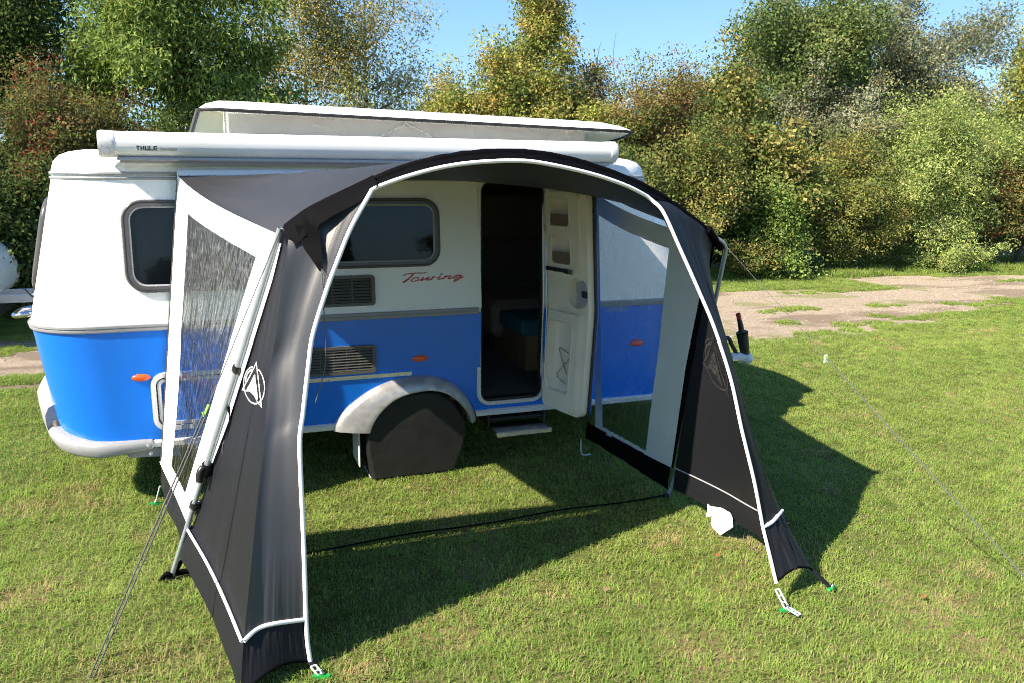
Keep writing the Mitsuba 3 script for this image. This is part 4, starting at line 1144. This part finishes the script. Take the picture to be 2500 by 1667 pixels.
put(A + '__corner_strap', cat(tube(spline([(2.255, -1.43, 1.635), (2.30, -1.415, 1.600), (2.325, -1.408, 1.580)], 12), np.linspace(0.026, 0.018, 12), 8)), 'mat_fabric_black', True)

# pegs with their rubber ladders
def ladder(a, b, n, w, side):
    a, b, side = np.array(a, float), np.array(b, float), np.array(side, float)
    side /= np.linalg.norm(side)
    out = [tube(bar(a + side * w, b + side * w), 0.0042, 6), tube(bar(a - side * w, b - side * w), 0.0042, 6)]
    for k in range(n):
        p = a + (b - a) * (k / (n - 1))
        out.append(tube(np.array([p - side * w, p + side * w]), 0.0042, 6))
    return cat(*out)
def peg_head(p, a):
    m = trimesh.convex.convex_hull(np.array([(x, y, z) for x in (-0.032, 0.032) for y in (-0.009, 0.009) for z in (0.0, 0.012)] + [(0.036, 0, 0.006), (-0.036, 0, 0.006)]))
    m.apply_transform(trimesh.transformations.rotation_matrix(a, [0, 0, 1]))
    m.apply_translation(p)
    return m
def peg(key, p, ang, label, ladder_args=None, tail=None, webbing=None, cordto=None):
    k = num(key)
    p = np.array(p, float)
    put(k + '__head', peg_head(p + [0, 0, 0.012], ang), 'mat_green_plastic', 30)
    put(k + '__shaft', cat(tube(np.array([p + [0, 0, 0.045], p + [0.0, 0.02, -0.16]]), 0.004, 6), trimesh.creation.icosphere(1, 0.009).apply_translation(p + [0, 0, 0.03])), 'mat_alu', True)
    if ladder_args: put(k + '__rubber_ladder', ladder(*ladder_args), 'mat_grey_pvc', True)
    if tail: put(k + '__ladder_tail', ladder(*tail), 'mat_grey_pvc', True)
    if webbing is not None:
        W0, W1 = np.array(webbing[0]), np.array(webbing[1])
        put(k + '__webbing', grid(np.stack([bar(W0 + [-0.014, 0, 0], W1 + [-0.012, 0, 0]), bar(W0 + [0.0, -0.006, 0.002], W1 + [0.0, -0.004, 0.002]), bar(W0 + [0.014, 0, 0], W1 + [0.012, 0, 0])])), 'mat_fabric', True)
    if cordto: put(k + '__cord', tube(bar(np.array(cordto[0]), np.array(cordto[1])), 0.004, 6), 'mat_white_pvc', True)
    tag(k, label, 'tent peg')
    return k
peg('tent_peg', (2.306, -2.150, 0.0), -0.25, 'green tent peg holding a white rubber ladder at the right front corner', ((2.304, -2.075, 0.080), (2.304, -2.148, 0.026), 4, 0.0105, (1, 0, 0)), ((2.306, -2.155, 0.03), (2.325, -2.205, 0.022), 4, 0.0100, (1, 0.4, 0)))
peg('tent_peg', (2.632, -2.055, 0.0), 0.35, 'green tent peg with black webbing, outermost on the right', webbing=((2.558, -2.0, 0.098), (2.626, -2.052, 0.022)))
peg('tent_peg', (-0.371, 0.035, 0.0), 0.1, 'green tent peg at the rear left corner below the blue caravan', cordto=((-0.338, -0.015, 0.139), (-0.369, 0.033, 0.03)))
peg('tent_peg', (0.308, -1.965, 0.0), -0.3, 'tent peg at the left front corner with a short white ladder', ((0.284, -1.905, 0.030), (0.306, -1.962, 0.020), 3, 0.0105, (1, 0.3, 0)), webbing=((0.272, -1.872, 0.038), (0.284, -1.905, 0.030)))
# small steel hook hanging under the right panel, and the white label
HK = 'steel_hook'
put(HK, tube(spline([(2.275, -0.04, 0.15), (2.285, -0.03, 0.06), (2.31, -0.01, 0.025), (2.37, 0.0, 0.02)], 20), 0.006, 6), 'mat_grey_pvc', True)
tag(HK, 'small pale bent peg on the shaded grass below the open door', 'tent peg')
u, v = np.meshgrid(np.linspace(0, 1, 24), np.linspace(0, 1, 18))
lp = np.array([(2.486, -1.262, 0.128), (2.494, -1.335, 0.150), (2.494, -1.433, 0.162), (2.470, -1.500, 0.112), (2.462, -1.399, 0.022), (2.466, -1.306, 0.040)])
fan = np.array([lp.mean(0) * (1 - t) + spline(np.vstack([lp, lp[:1]])[:, :], 49) * 0 + resample(np.vstack([lp, lp[:1]]), 49) * t for t in np.linspace(0.02, 1, 10)])
fan[..., 0] += 0.018 * (meshkit.fbm(fan * [0, 22, 22], 3, 81) - 0.5)
put(A + '__white_label', grid(fan), 'mat_white_cloth', True)
lb = coons([(2.488, -1.235, 0.132), (2.488, -1.275, 0.125)], [(2.470, -1.255, 0.070), (2.470, -1.300, 0.085)], [(2.488, -1.235, 0.132), (2.470, -1.255, 0.070)], [(2.488, -1.275, 0.125), (2.470, -1.300, 0.085)], 10, 10)
put(A + '__white_label', grid(wr(lb, 0.02, 3, 2, 83)), 'mat_white_cloth', True)

# ------------------------------------------------------------------ neighbouring white caravan at the far left
N = 'white_caravan'
tag(N, 'white caravan with a rounded front, cut off at the left edge of the photo', 'caravan')
prof = spline([(-2.09, 0.47), (-2.03, 0.56), (-2.015, 0.72), (-2.04, 0.86), (-2.12, 1.02), (-2.30, 1.22), (-2.60, 1.45), (-3.0, 1.65), (-3.5, 1.78), (-4.6, 1.82), (-5.6, 1.7), (-5.9, 1.3), (-5.85, 0.47)], 80)
prof = np.c_[prof[:, 0] - 0.27, 0.47 + (prof[:, 1] - 0.47) * 0.86]
nb = m3.Manifold.hull_points(np.array([(x + 0.09 * a, y, z) for x, z in prof for y, a in ((4.95, -1), (5.02, 0.4), (5.15, 1.0), (6.75, 1.0), (6.9, 0.3), (6.95, -1)) if True]).astype(np.float64))
put(N + '__body', tm(nb), 'mat_white_paint', 40)
put(N + '__drawbar', cat(box(-2.3, -1.2, 5.45, 5.51, 0.44, 0.53), box(-2.3, -1.2, 5.9, 5.96, 0.44, 0.53)), 'mat_white_trim')
put(N + '__jockey_wheel', cat(tube([(-1.70, 5.4, 0.10), (-1.70, 5.4, 0.92)], 0.022, 10), tube([(-1.70, 5.4, 0.90), (-1.62, 5.4, 0.92)], 0.012, 8)), 'mat_alu', True)
put(N + '__crank', tube([(-1.55, 5.6, 0.50), (-1.60, 5.6, 0.88)], 0.018, 8), 'mat_white_trim', True)
put(N + '__hose', tube(spline([(-1.9, 5.35, 0.60), (-1.8, 5.33, 0.50), (-1.7, 5.33, 0.58), (-1.6, 5.33, 0.50), (-1.45, 5.33, 0.60)], 24), 0.008, 6), 'mat_black_rubber', True)
wt = trimesh.creation.cylinder(0.29, 0.18, sections=32); wt.apply_transform(trimesh.transformations.rotation_matrix(PI / 2, [1, 0, 0])); wt.apply_translation([-3.9, 5.1, 0.29])
put(N + '__wheel', wt, 'mat_black_rubber', 30)
put(N + '__chassis', box(-5.7, -2.2, 5.2, 6.8, 0.28, 0.42), 'mat_black_rubber')

# ------------------------------------------------------------------ trees and shrubs behind the track
def leaves(cen, axis, nrm, L, Wd, col):
    """Folded pointed leaves, four corners each."""
    b = np.cross(nrm, axis); b /= np.linalg.norm(b, axis=1, keepdims=True) + 1e-9
    n = np.cross(axis, b)
    L, Wd = L[:, None], Wd[:, None]
    V = np.stack([cen - axis * L * 0.5, cen + b * Wd * 0.5 + n * Wd * 0.18, cen + axis * L * 0.5, cen - b * Wd * 0.5 + n * Wd * 0.18], 1).reshape(-1, 3)
    k = np.arange(len(cen))[:, None] * 4
    F = np.concatenate([k + [0, 1, 2], k + [0, 2, 3]], 1).reshape(-1, 3)
    return trimesh.Trimesh(V, F, process=False), np.repeat(col, 4, 0)


PAL = {
    'dark': [(0.075, 0.118, 0.040), (0.110, 0.160, 0.050), (0.143, 0.188, 0.060)],
    'green': [(0.143, 0.217, 0.054), (0.200, 0.284, 0.071), (0.277, 0.361, 0.101)],
    'birch': [(0.292, 0.309, 0.093), (0.393, 0.377, 0.110), (0.177, 0.217, 0.075), (0.452, 0.368, 0.151)],
    'yellow': [(0.277, 0.316, 0.077), (0.386, 0.399, 0.110), (0.187, 0.244, 0.067), (0.426, 0.347, 0.115)],
    'russet': [(0.184, 0.193, 0.067), (0.268, 0.209, 0.084), (0.309, 0.200, 0.096), (0.200, 0.243, 0.071)],
    'red': [(0.104, 0.138, 0.044), (0.160, 0.184, 0.057), (0.167, 0.127, 0.057), (0.209, 0.177, 0.067)],
    'oak': [(0.121, 0.177, 0.060), (0.164, 0.217, 0.077), (0.217, 0.255, 0.096)],
    'grey': [(0.234, 0.268, 0.155), (0.167, 0.200, 0.104), (0.318, 0.335, 0.226), (0.251, 0.243, 0.143)],
    'willow': [(0.318, 0.393, 0.127), (0.419, 0.486, 0.167), (0.209, 0.284, 0.084)],
    'olive': [(0.193, 0.234, 0.067), (0.268, 0.292, 0.087), (0.134, 0.184, 0.057), (0.309, 0.277, 0.093)],
}


def plant(name, label, x, y, zt, zb, r, pal, n, leaf=0.085, aspect=0.55, ry=None, droop=0.0, trunk=0.07, bark='mat_bark', clump=0.17, sparse=1.0, red=0.0, stems=1, spire=1.0, seed=0, catg='tree', group=None, nl=14):
    g_ = np.random.default_rng(1000 + seed)
    ry = ry or min(r, 1.3)
    cz, rz = (zt + zb) / 2, (zt - zb) / 2
    # lobes: smaller ellipsoids set inside a ragged outline of the crown
    lob = []
    for i in range(nl + 8):
        d = g_.normal(size=3); d /= np.linalg.norm(d)
        f = g_.uniform(0.40, 0.95)
        zz = d[2] * f
        wd = (1 - max(0, zz) * (1 - 1 / spire)) if spire > 1 else 1.0
        c = np.array([x + d[0] * f * r * wd, y + d[1] * f * ry * wd, cz + zz * rz])
        s = g_.uniform(0.17, 0.36) * (1.15 - 0.35 * f)
        lob.append((c, np.array([r * s, ry * s, rz * s * 0.9]) + 0.08))
    lob.append((np.array([x, y, cz]), np.array([r, ry, rz]) * 0.60))
    K_ = name
    # trunk, limbs
    T_ = []
    for k in range(stems):
        bx = x + (g_.uniform(-0.3, 0.3) * r * (stems > 1))
        top = np.array([x + (bx - x) * 1.6 + g_.normal() * 0.08, y + g_.normal() * 0.1, zt - 0.22 * (zt - zb)])
        P = spline([(bx, y, -0.05), ((bx + top[0]) / 2 + g_.normal() * 0.06, y + g_.normal() * 0.05, top[2] * 0.45), top], 24)
        T_.append(tube(P, np.linspace(trunk, trunk * 0.22, 24), 8))
        for c, s_ in lob[:-1:1 if stems == 1 else 2]:
            h = np.clip(c[2] - 0.5 * abs(s_[2]) - 0.25 * np.linalg.norm(c[:2] - P[0, :2]), 0.25 * zt, top[2] * 0.95)
            a = np.array([np.interp(h, P[:, 2], P[:, i]) for i in range(3)])
            q = spline([a, (a + c) / 2 + [g_.normal() * 0.05, g_.normal() * 0.05, -0.06], c], 10)
            T_.append(tube(q, np.linspace(trunk * 0.42, trunk * 0.10, 10), 5))
            for t in range(4):
                e_ = c + g_.normal(size=3) * s_ * 0.75
                T_.append(tube(spline([c * 0.7 + a * 0.3, (c + e_) / 2 + [0, 0, 0.03], e_], 6), np.linspace(trunk * 0.14, 0.003, 6), 4))
    # clumps of leaves, and sprays that stick out of the crown along twigs
    vol = np.array([np.prod(s_) ** (2 / 3) for _, s_ in lob]); vol /= vol.sum()
    nc = max(30, int(n / 66 / sparse))
    which = g_.choice(len(lob), nc, p=vol)
    d = g_.normal(size=(nc, 3)); d[:, 1] -= 0.25; d[:, 2] += 0.15
    d /= np.linalg.norm(d, axis=1, keepdims=True)
    rad = g_.uniform(0.55, 1.10, (nc, 1))
    cc = np.array([lob[w][0] for w in which]) + d * rad * np.array([lob[w][1] for w in which])
    far = g_.choice(nc, nc // 5, replace=False)
    od = cc[far] - np.array([x, y, cz - 0.3 * rz]); od /= np.linalg.norm(od, axis=1, keepdims=True) + 1e-9
    ln = g_.uniform(0.12, 0.50, (len(far), 1)) * min(1.0, r)
    tips = cc[far] + (od + [0, 0, 0.35]) * ln
    for a_, b_ in zip(cc[far][::2], tips[::2]):
        T_.append(tube(np.array([a_, (a_ + b_) / 2 + [0, 0, 0.015], b_]), np.array([0.008, 0.005, 0.002]) * min(1, trunk / 0.06), 3))
    put(K_ + '__trunk', cat(*T_), bark, 40)
    cc = np.vstack([cc, tips, (cc[far] + tips) / 2])
    cc = cc[cc[:, 2] > 0.03]
    nc = len(cc)
    pc = np.array(PAL[pal])
    ccol = pc[g_.integers(0, len(pc), nc)] * g_.uniform(0.8, 1.25, (nc, 1))
    if red:
        hot = g_.random(nc) < red * np.clip((cc[:, 2] - zb) / (zt - zb) * 1.5, 0.2, 1)
        ccol[hot] = np.array([0.27, 0.085, 0.055]) * g_.uniform(0.6, 1.2, (hot.sum(), 1))
    n = int(n * 1.45); leaf = leaf * 0.72
    w = g_.integers(0, nc, n)
    sc = clump * g_.uniform(0.6, 1.3, (nc, 1))
    cen = cc[w] + np.clip(g_.normal(size=(n, 3)), -1.5, 1.5) * sc[w] * [1, 1, 0.7]
    out = cen - np.array([x, y, cz]); out /= np.linalg.norm(out, axis=1, keepdims=True) + 1e-9
    ax = g_.normal(size=(n, 3)) + out * 0.6; ax[:, 2] -= 0.3 + droop * 2.2
    ax /= np.linalg.norm(ax, axis=1, keepdims=True)
    nn = g_.normal(size=(n, 3)) * 0.7 + [0, 0, 0.7] + out * 0.5
    L = leaf * g_.uniform(0.65, 1.25, n)
    col = ccol[w] * g_.uniform(0.75, 1.3, (n, 1)) * np.stack([g_.uniform(0.9, 1.15, n), np.ones(n), g_.uniform(0.8, 1.2, n)], 1)
    cen[:, 2] = np.maximum(cen[:, 2], 0.02)
    m, vc = leaves(cen, ax, nn, L, L * aspect, col)
    scene[K_ + '__crown'] = mikit.ply(m, 'mat_leaf', False, color=np.clip(vc, 0, 1))
    labels[K_ + '__crown'] = {'kind': 'stuff'}
    tag(K_, label, catg, group)


DENS = 1.0
def P_(kind, label, *a, **k):
    key = num(kind)
    if 'catg' not in k and kind.endswith(('shrub', 'bush', 'weeds')): k['catg'] = 'shrub'
    k['seed'] = len(labels)
    a = list(a); a[6] = int(a[6] * DENS)
    plant(key, label, *a, **k)
# back row
P_('dark_tree', 'dark green leafy tree at the top left corner', -2.75, 11.0, 5.9, 2.2, 1.05, 'dark', 30000, leaf=0.10, clump=0.2, sparse=0.9)
P_('slender_tree', 'slender green tree with sky on both sides, left of the big bright green tree', -1.62, 10.6, 4.45, 1.9, 0.42, 'green', 12000, leaf=0.09, clump=0.16, nl=9)
P_('walnut_tree', 'tall bright green tree with drooping leaves above the left end of the camper roof', -0.15, 9.6, 5.6, 1.5, 1.42, 'green', 34000, leaf=0.125, aspect=0.40, droop=0.35, clump=0.19, nl=18)
P_('birch_tree', 'thin white-trunked birch with sparse leaves, the left one of the pair', 1.85, 12.0, 6.9, 2.2, 0.95, 'birch', 11000, leaf=0.08, clump=0.24, sparse=0.8, trunk=0.06, bark='mat_birch_bark', nl=16)
P_('birch_tree', 'thin white-trunked birch with yellowing leaves, the right one of the pair', 3.25, 12.2, 6.7, 1.6, 1.35, 'birch', 17000, leaf=0.08, clump=0.24, sparse=0.8, trunk=0.06, bark='mat_birch_bark', nl=18)
P_('hazel_tree', 'yellow green tree with a tall spire of leaves above the middle of the camper roof', 5.75, 10.0, 4.05, 0.9, 1.75, 'yellow', 42000, leaf=0.095, clump=0.17, spire=1.5, nl=22)
P_('spire_tree', 'thin yellowing tree top rising highest above the camper roof', 6.2, 10.5, 5.25, 2.9, 0.62, 'yellow', 11000, leaf=0.09, clump=0.16, spire=1.6, nl=12)
P_('hawthorn_tree', 'russet and green hawthorn right of the camper roof lid', 8.0, 9.3, 4.0, 0.6, 1.05, 'russet', 34000, leaf=0.075, clump=0.16, nl=18)
P_('oak_tree', 'big dark green oak rising against the sky on the right', 13.3, 12.0, 6.0, 1.8, 2.45, 'oak', 60000, leaf=0.12, clump=0.26, ry=1.8, nl=26)
P_('grey_oak_tree', 'tall greyish green tree right of the big dark oak', 17.6, 12.3, 6.45, 1.8, 1.9, 'grey', 42000, leaf=0.115, clump=0.25, nl=20)
P_('yellow_tree', 'yellowing tree at the top right edge of the photo', 20.2, 11.2, 6.1, 1.6, 1.55, 'yellow', 26000, leaf=0.11, clump=0.24, nl=16)
P_('young_tree', 'low green tree in the sky gap left of the oak', 10.3, 10.8, 3.75, 1.2, 0.95, 'olive', 18000, leaf=0.09, clump=0.18, nl=12)
P_('young_tree', 'small yellowing tree between the right birch and the hazel', 4.4, 11.2, 3.75, 1.0, 0.95, 'birch', 16000, leaf=0.085, clump=0.18, nl=14)
P_('young_tree', 'russet tinged tree top between the hazel and the hawthorn', 7.4, 10.4, 4.1, 1.2, 0.75, 'russet', 14000, leaf=0.08, clump=0.17, nl=12)
# front row
P_('hawthorn_shrub', 'dark shrub with red leaves above the rear of the blue caravan', -1.95, 8.1, 3.05, 1.0, 1.05, 'red', 34000, leaf=0.07, clump=0.13, red=0.10, nl=18)
P_('laurel_bush', 'dark glossy bush behind the white caravan at the left edge', -2.25, 7.3, 2.25, 0.05, 0.85, 'dark', 24000, leaf=0.095, clump=0.15, nl=16)
P_('elder_shrub', 'deep shaded green shrub behind the awning case', -0.95, 8.7, 2.75, 0.1, 1.35, 'dark', 26000, leaf=0.10, aspect=0.42, droop=0.3, clump=0.18)
P_('cherry_shrub', 'green shrub with drooping leaves behind the left part of the roof lid', 0.6, 8.6, 2.95, 0.3, 1.15, 'green', 22000, leaf=0.12, aspect=0.38, droop=0.5, clump=0.18)
P_('hedge_shrub', 'green shrub between the two birches and the roof lid', 2.4, 8.9, 2.85, 0.3, 1.3, 'olive', 20000, leaf=0.09, clump=0.18)
P_('hedge_shrub', 'yellow green shrub behind the middle of the roof lid', 4.6, 8.9, 2.95, 0.3, 1.4, 'yellow', 24000, leaf=0.09, clump=0.18)
P_('hedge_shrub', 'olive shrub behind the right end of the roof lid', 6.6, 8.7, 2.65, 0.1, 1.1, 'olive', 26000, leaf=0.085, clump=0.16)
P_('bramble_shrub', 'dense olive green shrub just right of the canopy arch', 8.15, 8.5, 2.75, 0.0, 1.15, 'olive', 34000, leaf=0.085, clump=0.15, nl=18)
P_('maple_tree', 'yellow green maple left of the pale leaved shrub', 9.9, 9.3, 3.5, 0.1, 1.15, 'olive', 36000, leaf=0.115, aspect=0.75, clump=0.19, nl=18)
P_('hazel_bush', 'low green bush at the edge of the track beside the right guy rope', 10.1, 8.5, 2.0, 0.0, 1.0, 'green', 26000, leaf=0.085, clump=0.16)
P_('poplar_shrub', 'pale grey leaved shrub below the big dark oak', 13.0, 10.0, 4.05, 0.8, 1.05, 'grey', 28000, leaf=0.085, aspect=0.7, clump=0.17)
P_('willow_shrub', 'light green willow shrub in the middle of the right hand hedge', 14.1, 8.6, 3.35, 0.05, 1.65, 'willow', 50000, leaf=0.10, aspect=0.34, clump=0.19, nl=22)
P_('blackthorn_shrub', 'olive dark shrub between the low bush and the willow shrub', 12.0, 8.9, 2.6, 0.0, 1.2, 'olive', 36000, leaf=0.08, clump=0.16, nl=18)
P_('rowan_shrub', 'dark shrub with red leaves at the right edge of the photo', 16.7, 8.4, 2.45, 0.0, 1.5, 'red', 36000, leaf=0.085, clump=0.16, red=0.10, nl=18)
P_('nettle_weeds', 'bright low weeds at the far edge of the gravel track', 14.0, 7.75, 0.50, 0.0, 0.75, 'willow', 8000, leaf=0.06, clump=0.09, trunk=0.01, nl=8)
P_('bramble_weeds', 'low dark green weeds at the foot of the maple', 9.35, 7.9, 0.68, 0.0, 0.55, 'olive', 7000, leaf=0.06, clump=0.09, trunk=0.01, nl=8)
P_('yellow_shrub', 'yellow green shrub behind the willow shrub on the right', 17.0, 9.8, 3.5, 0.4, 1.75, 'willow', 34000, leaf=0.10, clump=0.2, nl=18)

# trees across the field behind the viewer: the windows mirror them
side = ['far left', 'left', 'left of centre', 'middle', 'right of centre', 'right', 'far right', 'last on the right']
for k, (x, y, h_, r_) in enumerate([(-13, -47, 5.6, 3.4), (-7.5, -52, 7.2, 3.8), (-1.0, -50, 5.4, 3.6), (7, -52, 6.6, 4.0), (15, -49, 7.6, 4.2), (24, -45, 6.2, 4.2), (33, -38, 7.4, 4.4), (40, -27, 6.6, 4.2)]):
    P_('field_tree', 'tree across the field behind the viewer, ' + side[k] + ' of its row', x * 1.9, y * 1.9, h_, 0.2, r_, 'dark', 3500, leaf=0.85, aspect=0.6, clump=0.7, trunk=0.16, ry=3.0)

# ------------------------------------------------------------------ grass: tufts of blades, copied over the lawn
def blades(seed, n, size, h0, h1, w0, lean):
    g_ = np.random.default_rng(seed)
    p = np.c_[g_.uniform(-size / 2, size / 2, (n, 2)), np.zeros(n)]
    a = g_.uniform(0, 2 * PI, n)
    # mown grass lies over in drifts
    q = np.stack([p[:, 0] * 9 + seed * 3, p[:, 1] * 9, np.zeros(n)], 1)
    dri = meshkit.fbm(q, 2, seed) * 4 * PI
    a = np.where(g_.random(n) < 0.5, dri + g_.normal(0, 0.5, n), a)
    h = g_.uniform(h0, h1, n) * (0.7 + 0.6 * meshkit.fbm(q * 0.7 + 5, 2, seed + 1))
    d = np.stack([np.cos(a), np.sin(a), 0 * a], 1)
    s = np.stack([-np.sin(a), np.cos(a), 0 * a], 1)
    l = np.abs(g_.normal(lean, lean * 0.5, n))[:, None]
    w = (w0 * g_.uniform(0.6, 1.2, n))[:, None]
    z = np.array([0, 0, 1.0])
    h = h[:, None]
    m1 = p + d * h * l * 0.35 + z * h * 0.62
    tp = p + d * h * l * 1.15 + z * h * np.clip(1.05 - 0.35 * l, 0.25, 1)
    V = np.stack([p - s * w * 0.5, p + s * w * 0.5, m1 - s * w * 0.42, m1 + s * w * 0.42, tp], 1).reshape(-1, 3)
    k = np.arange(n)[:, None] * 5
    F = np.concatenate([k + [0, 1, 3], k + [0, 3, 2], k + [2, 3, 4]], 1).reshape(-1, 3)
    uv = np.repeat(np.c_[g_.random(n), g_.random(n)], 5, 0)
    return trimesh.Trimesh(V, F, process=False), uv


CELL = 0.5
for k in range(5):
    m, uv = blades(50 + k, 3500, CELL * 1.12, 0.014, 0.034, 0.0034, 0.80)
    scene[f'grass_patch_{k}'] = {'type': 'shapegroup', 'blades': mikit.ply(m, 'mat_grass', False, uv=uv)}
m, uv = blades(70, 900, 0.6, 0.05, 0.16, 0.008, 0.5)
scene['tall_grass_patch'] = {'type': 'shapegroup', 'blades': mikit.ply(m, 'mat_grass', False, uv=uv)}
m, uv = blades(71, 500, 0.30, 0.02, 0.06, 0.006, 0.7)
scene['tuft_patch'] = {'type': 'shapegroup', 'blades': mikit.ply(m, 'mat_grass', False, uv=uv)}


def px(P):
    d = np.asarray(P, float) - EYE
    z = d @ _F
    R2 = math.cos(ROLL) * _R + math.sin(ROLL) * _U
    return 1250 + 2018 * (d @ R2) / np.maximum(z, 0.01), 833.5 - 2018 * (d @ _UP) / np.maximum(z, 0.01), z


g_ = np.random.default_rng(77)
gi = 0
def inst(key, group, x, y, s, a, sz=1.0):
    scene[key] = {'type': 'instance', 'shapegroup': {'type': 'ref', 'id': group}, 'to_world': T().translate([x, y, 0.0]).rotate([0, 0, 1], a).scale([s, s, s * sz])}
gpb = gp.buffer(-0.06)
for iy in range(-14, 40):
    for ix in range(-14, 60):
        x, y = (ix + 0.5) * CELL, (iy + 0.5) * CELL
        u, v, z = px((x, y, 0))
        if z < 1.2 or u < -350 or u > 2850 or v > 1950 or y > 9.6: continue
        if gpb.contains(sg.Point(x, y)): continue
        if y > 4.0:
            if y > 7.4 and g_.random() < 0.65:
                gi += 1; inst(f'grass__{gi:03d}', 'tall_grass_patch', x, y, g_.uniform(0.7, 1.3), g_.uniform(0, 360))
            gi += 1; inst(f'grass__{gi:03d}', 'grass_patch_%d' % g_.integers(5), x, y, 1.0, 90 * g_.integers(4), 1.5)
            continue
        gi += 1
        inst(f'grass__{gi:03d}', 'grass_patch_%d' % g_.integers(5), x, y, 1.0, 90 * g_.integers(4), g_.uniform(0.85, 1.25))
for x, y, rx, ry, n in [(7.68, 4.69, 0.55, 0.06, 8), (7.0, 3.87, 0.14, 0.05, 4), (8.74, 3.93, 0.16, 0.06, 4), (9.31, 4.55, 0.25, 0.04, 4), (13.73, 6.17, 0.35, 0.06, 5), (11.7, 4.65, 0.2, 0.05, 4), (9.04, 3.60, 0.45, 0.05, 7), (7.9, 3.45, 0.5, 0.05, 5), (10.5, 4.45, 0.2, 0.05, 4), (-2.0, 4.93, 0.22, 0.14, 12), (-2.16, 5.64, 0.3, 0.1, 6), (-1.7, 3.55, 0.5, 0.12, 14), (-2.2, 6.0, 0.6, 0.12, 20), (10.0, 3.7, 0.7, 0.10, 16), (11.2, 4.3, 0.9, 0.10, 18), (9.6, 6.1, 1.0, 0.08, 18), (-1.63, 3.1, 0.6, 0.1, 14), (4.5, 3.15, 3.0, 0.06, 24), (8.0, 3.12, 1.5, 0.06, 24)]:
    for k in range(n):
        gi += 1
        inst(f'grass__{gi:03d}', 'tuft_patch', x + g_.normal() * rx * 0.5, y + g_.normal() * ry * 0.6, g_.uniform(0.5, 1.0), g_.uniform(0, 360), g_.uniform(0.6, 1.1))
labels['grass'] = {'label': 'short sunlit mown grass with dry patches', 'category': 'grass', 'kind': 'stuff'}
# loose stones on the track
st = trimesh.creation.icosphere(1, 1.0)
V, F = [], []
for k in range(1500):
    x, y = g_.uniform(-3, 15), g_.uniform(2.9, 7.5)
    if not gpb.contains(sg.Point(x, y)): continue
    s = g_.uniform(0.006, 0.022)
    V.append(st.vertices * s * g_.uniform(0.6, 1.2, 3) * [1, 1, 0.6] + [x, y, 0.006]); F.append(st.faces + 42 * (len(V) - 1))
scene['pebbles'] = mikit.ply(trimesh.Trimesh(np.vstack(V), np.vstack(F), process=False), 'mat_stone', True)
labels['pebbles'] = {'label': 'loose pale pebbles scattered over the gravel track', 'category': 'pebbles', 'kind': 'stuff'}
# fallen leaves on the lawn
for x, y, c, lb_ in [(2.95, -2.28, 0, 'fallen tan leaf on the lawn right of the outermost peg'), (2.30, -1.62, 1, 'fallen orange leaf on the grass inside the canopy near the white label'), (1.62, -1.75, 2, 'fallen pale brown leaf on the grass in front of the canopy')]:
    m, vc = leaves(np.array([[x, y, 0.036]]), np.array([[0.8, 0.5, 0.1]]) / 0.95, np.array([[0.0, 0.1, 1.0]]), np.array([0.05]), np.array([0.032]), np.array([[(0.34, 0.20, 0.09), (0.36, 0.17, 0.06), (0.36, 0.26, 0.15)][c]]))
    key = num('fallen_leaf')
    scene[key] = mikit.ply(m, 'mat_leaf', False, color=vc)
    tag(key, lb_, 'leaf')
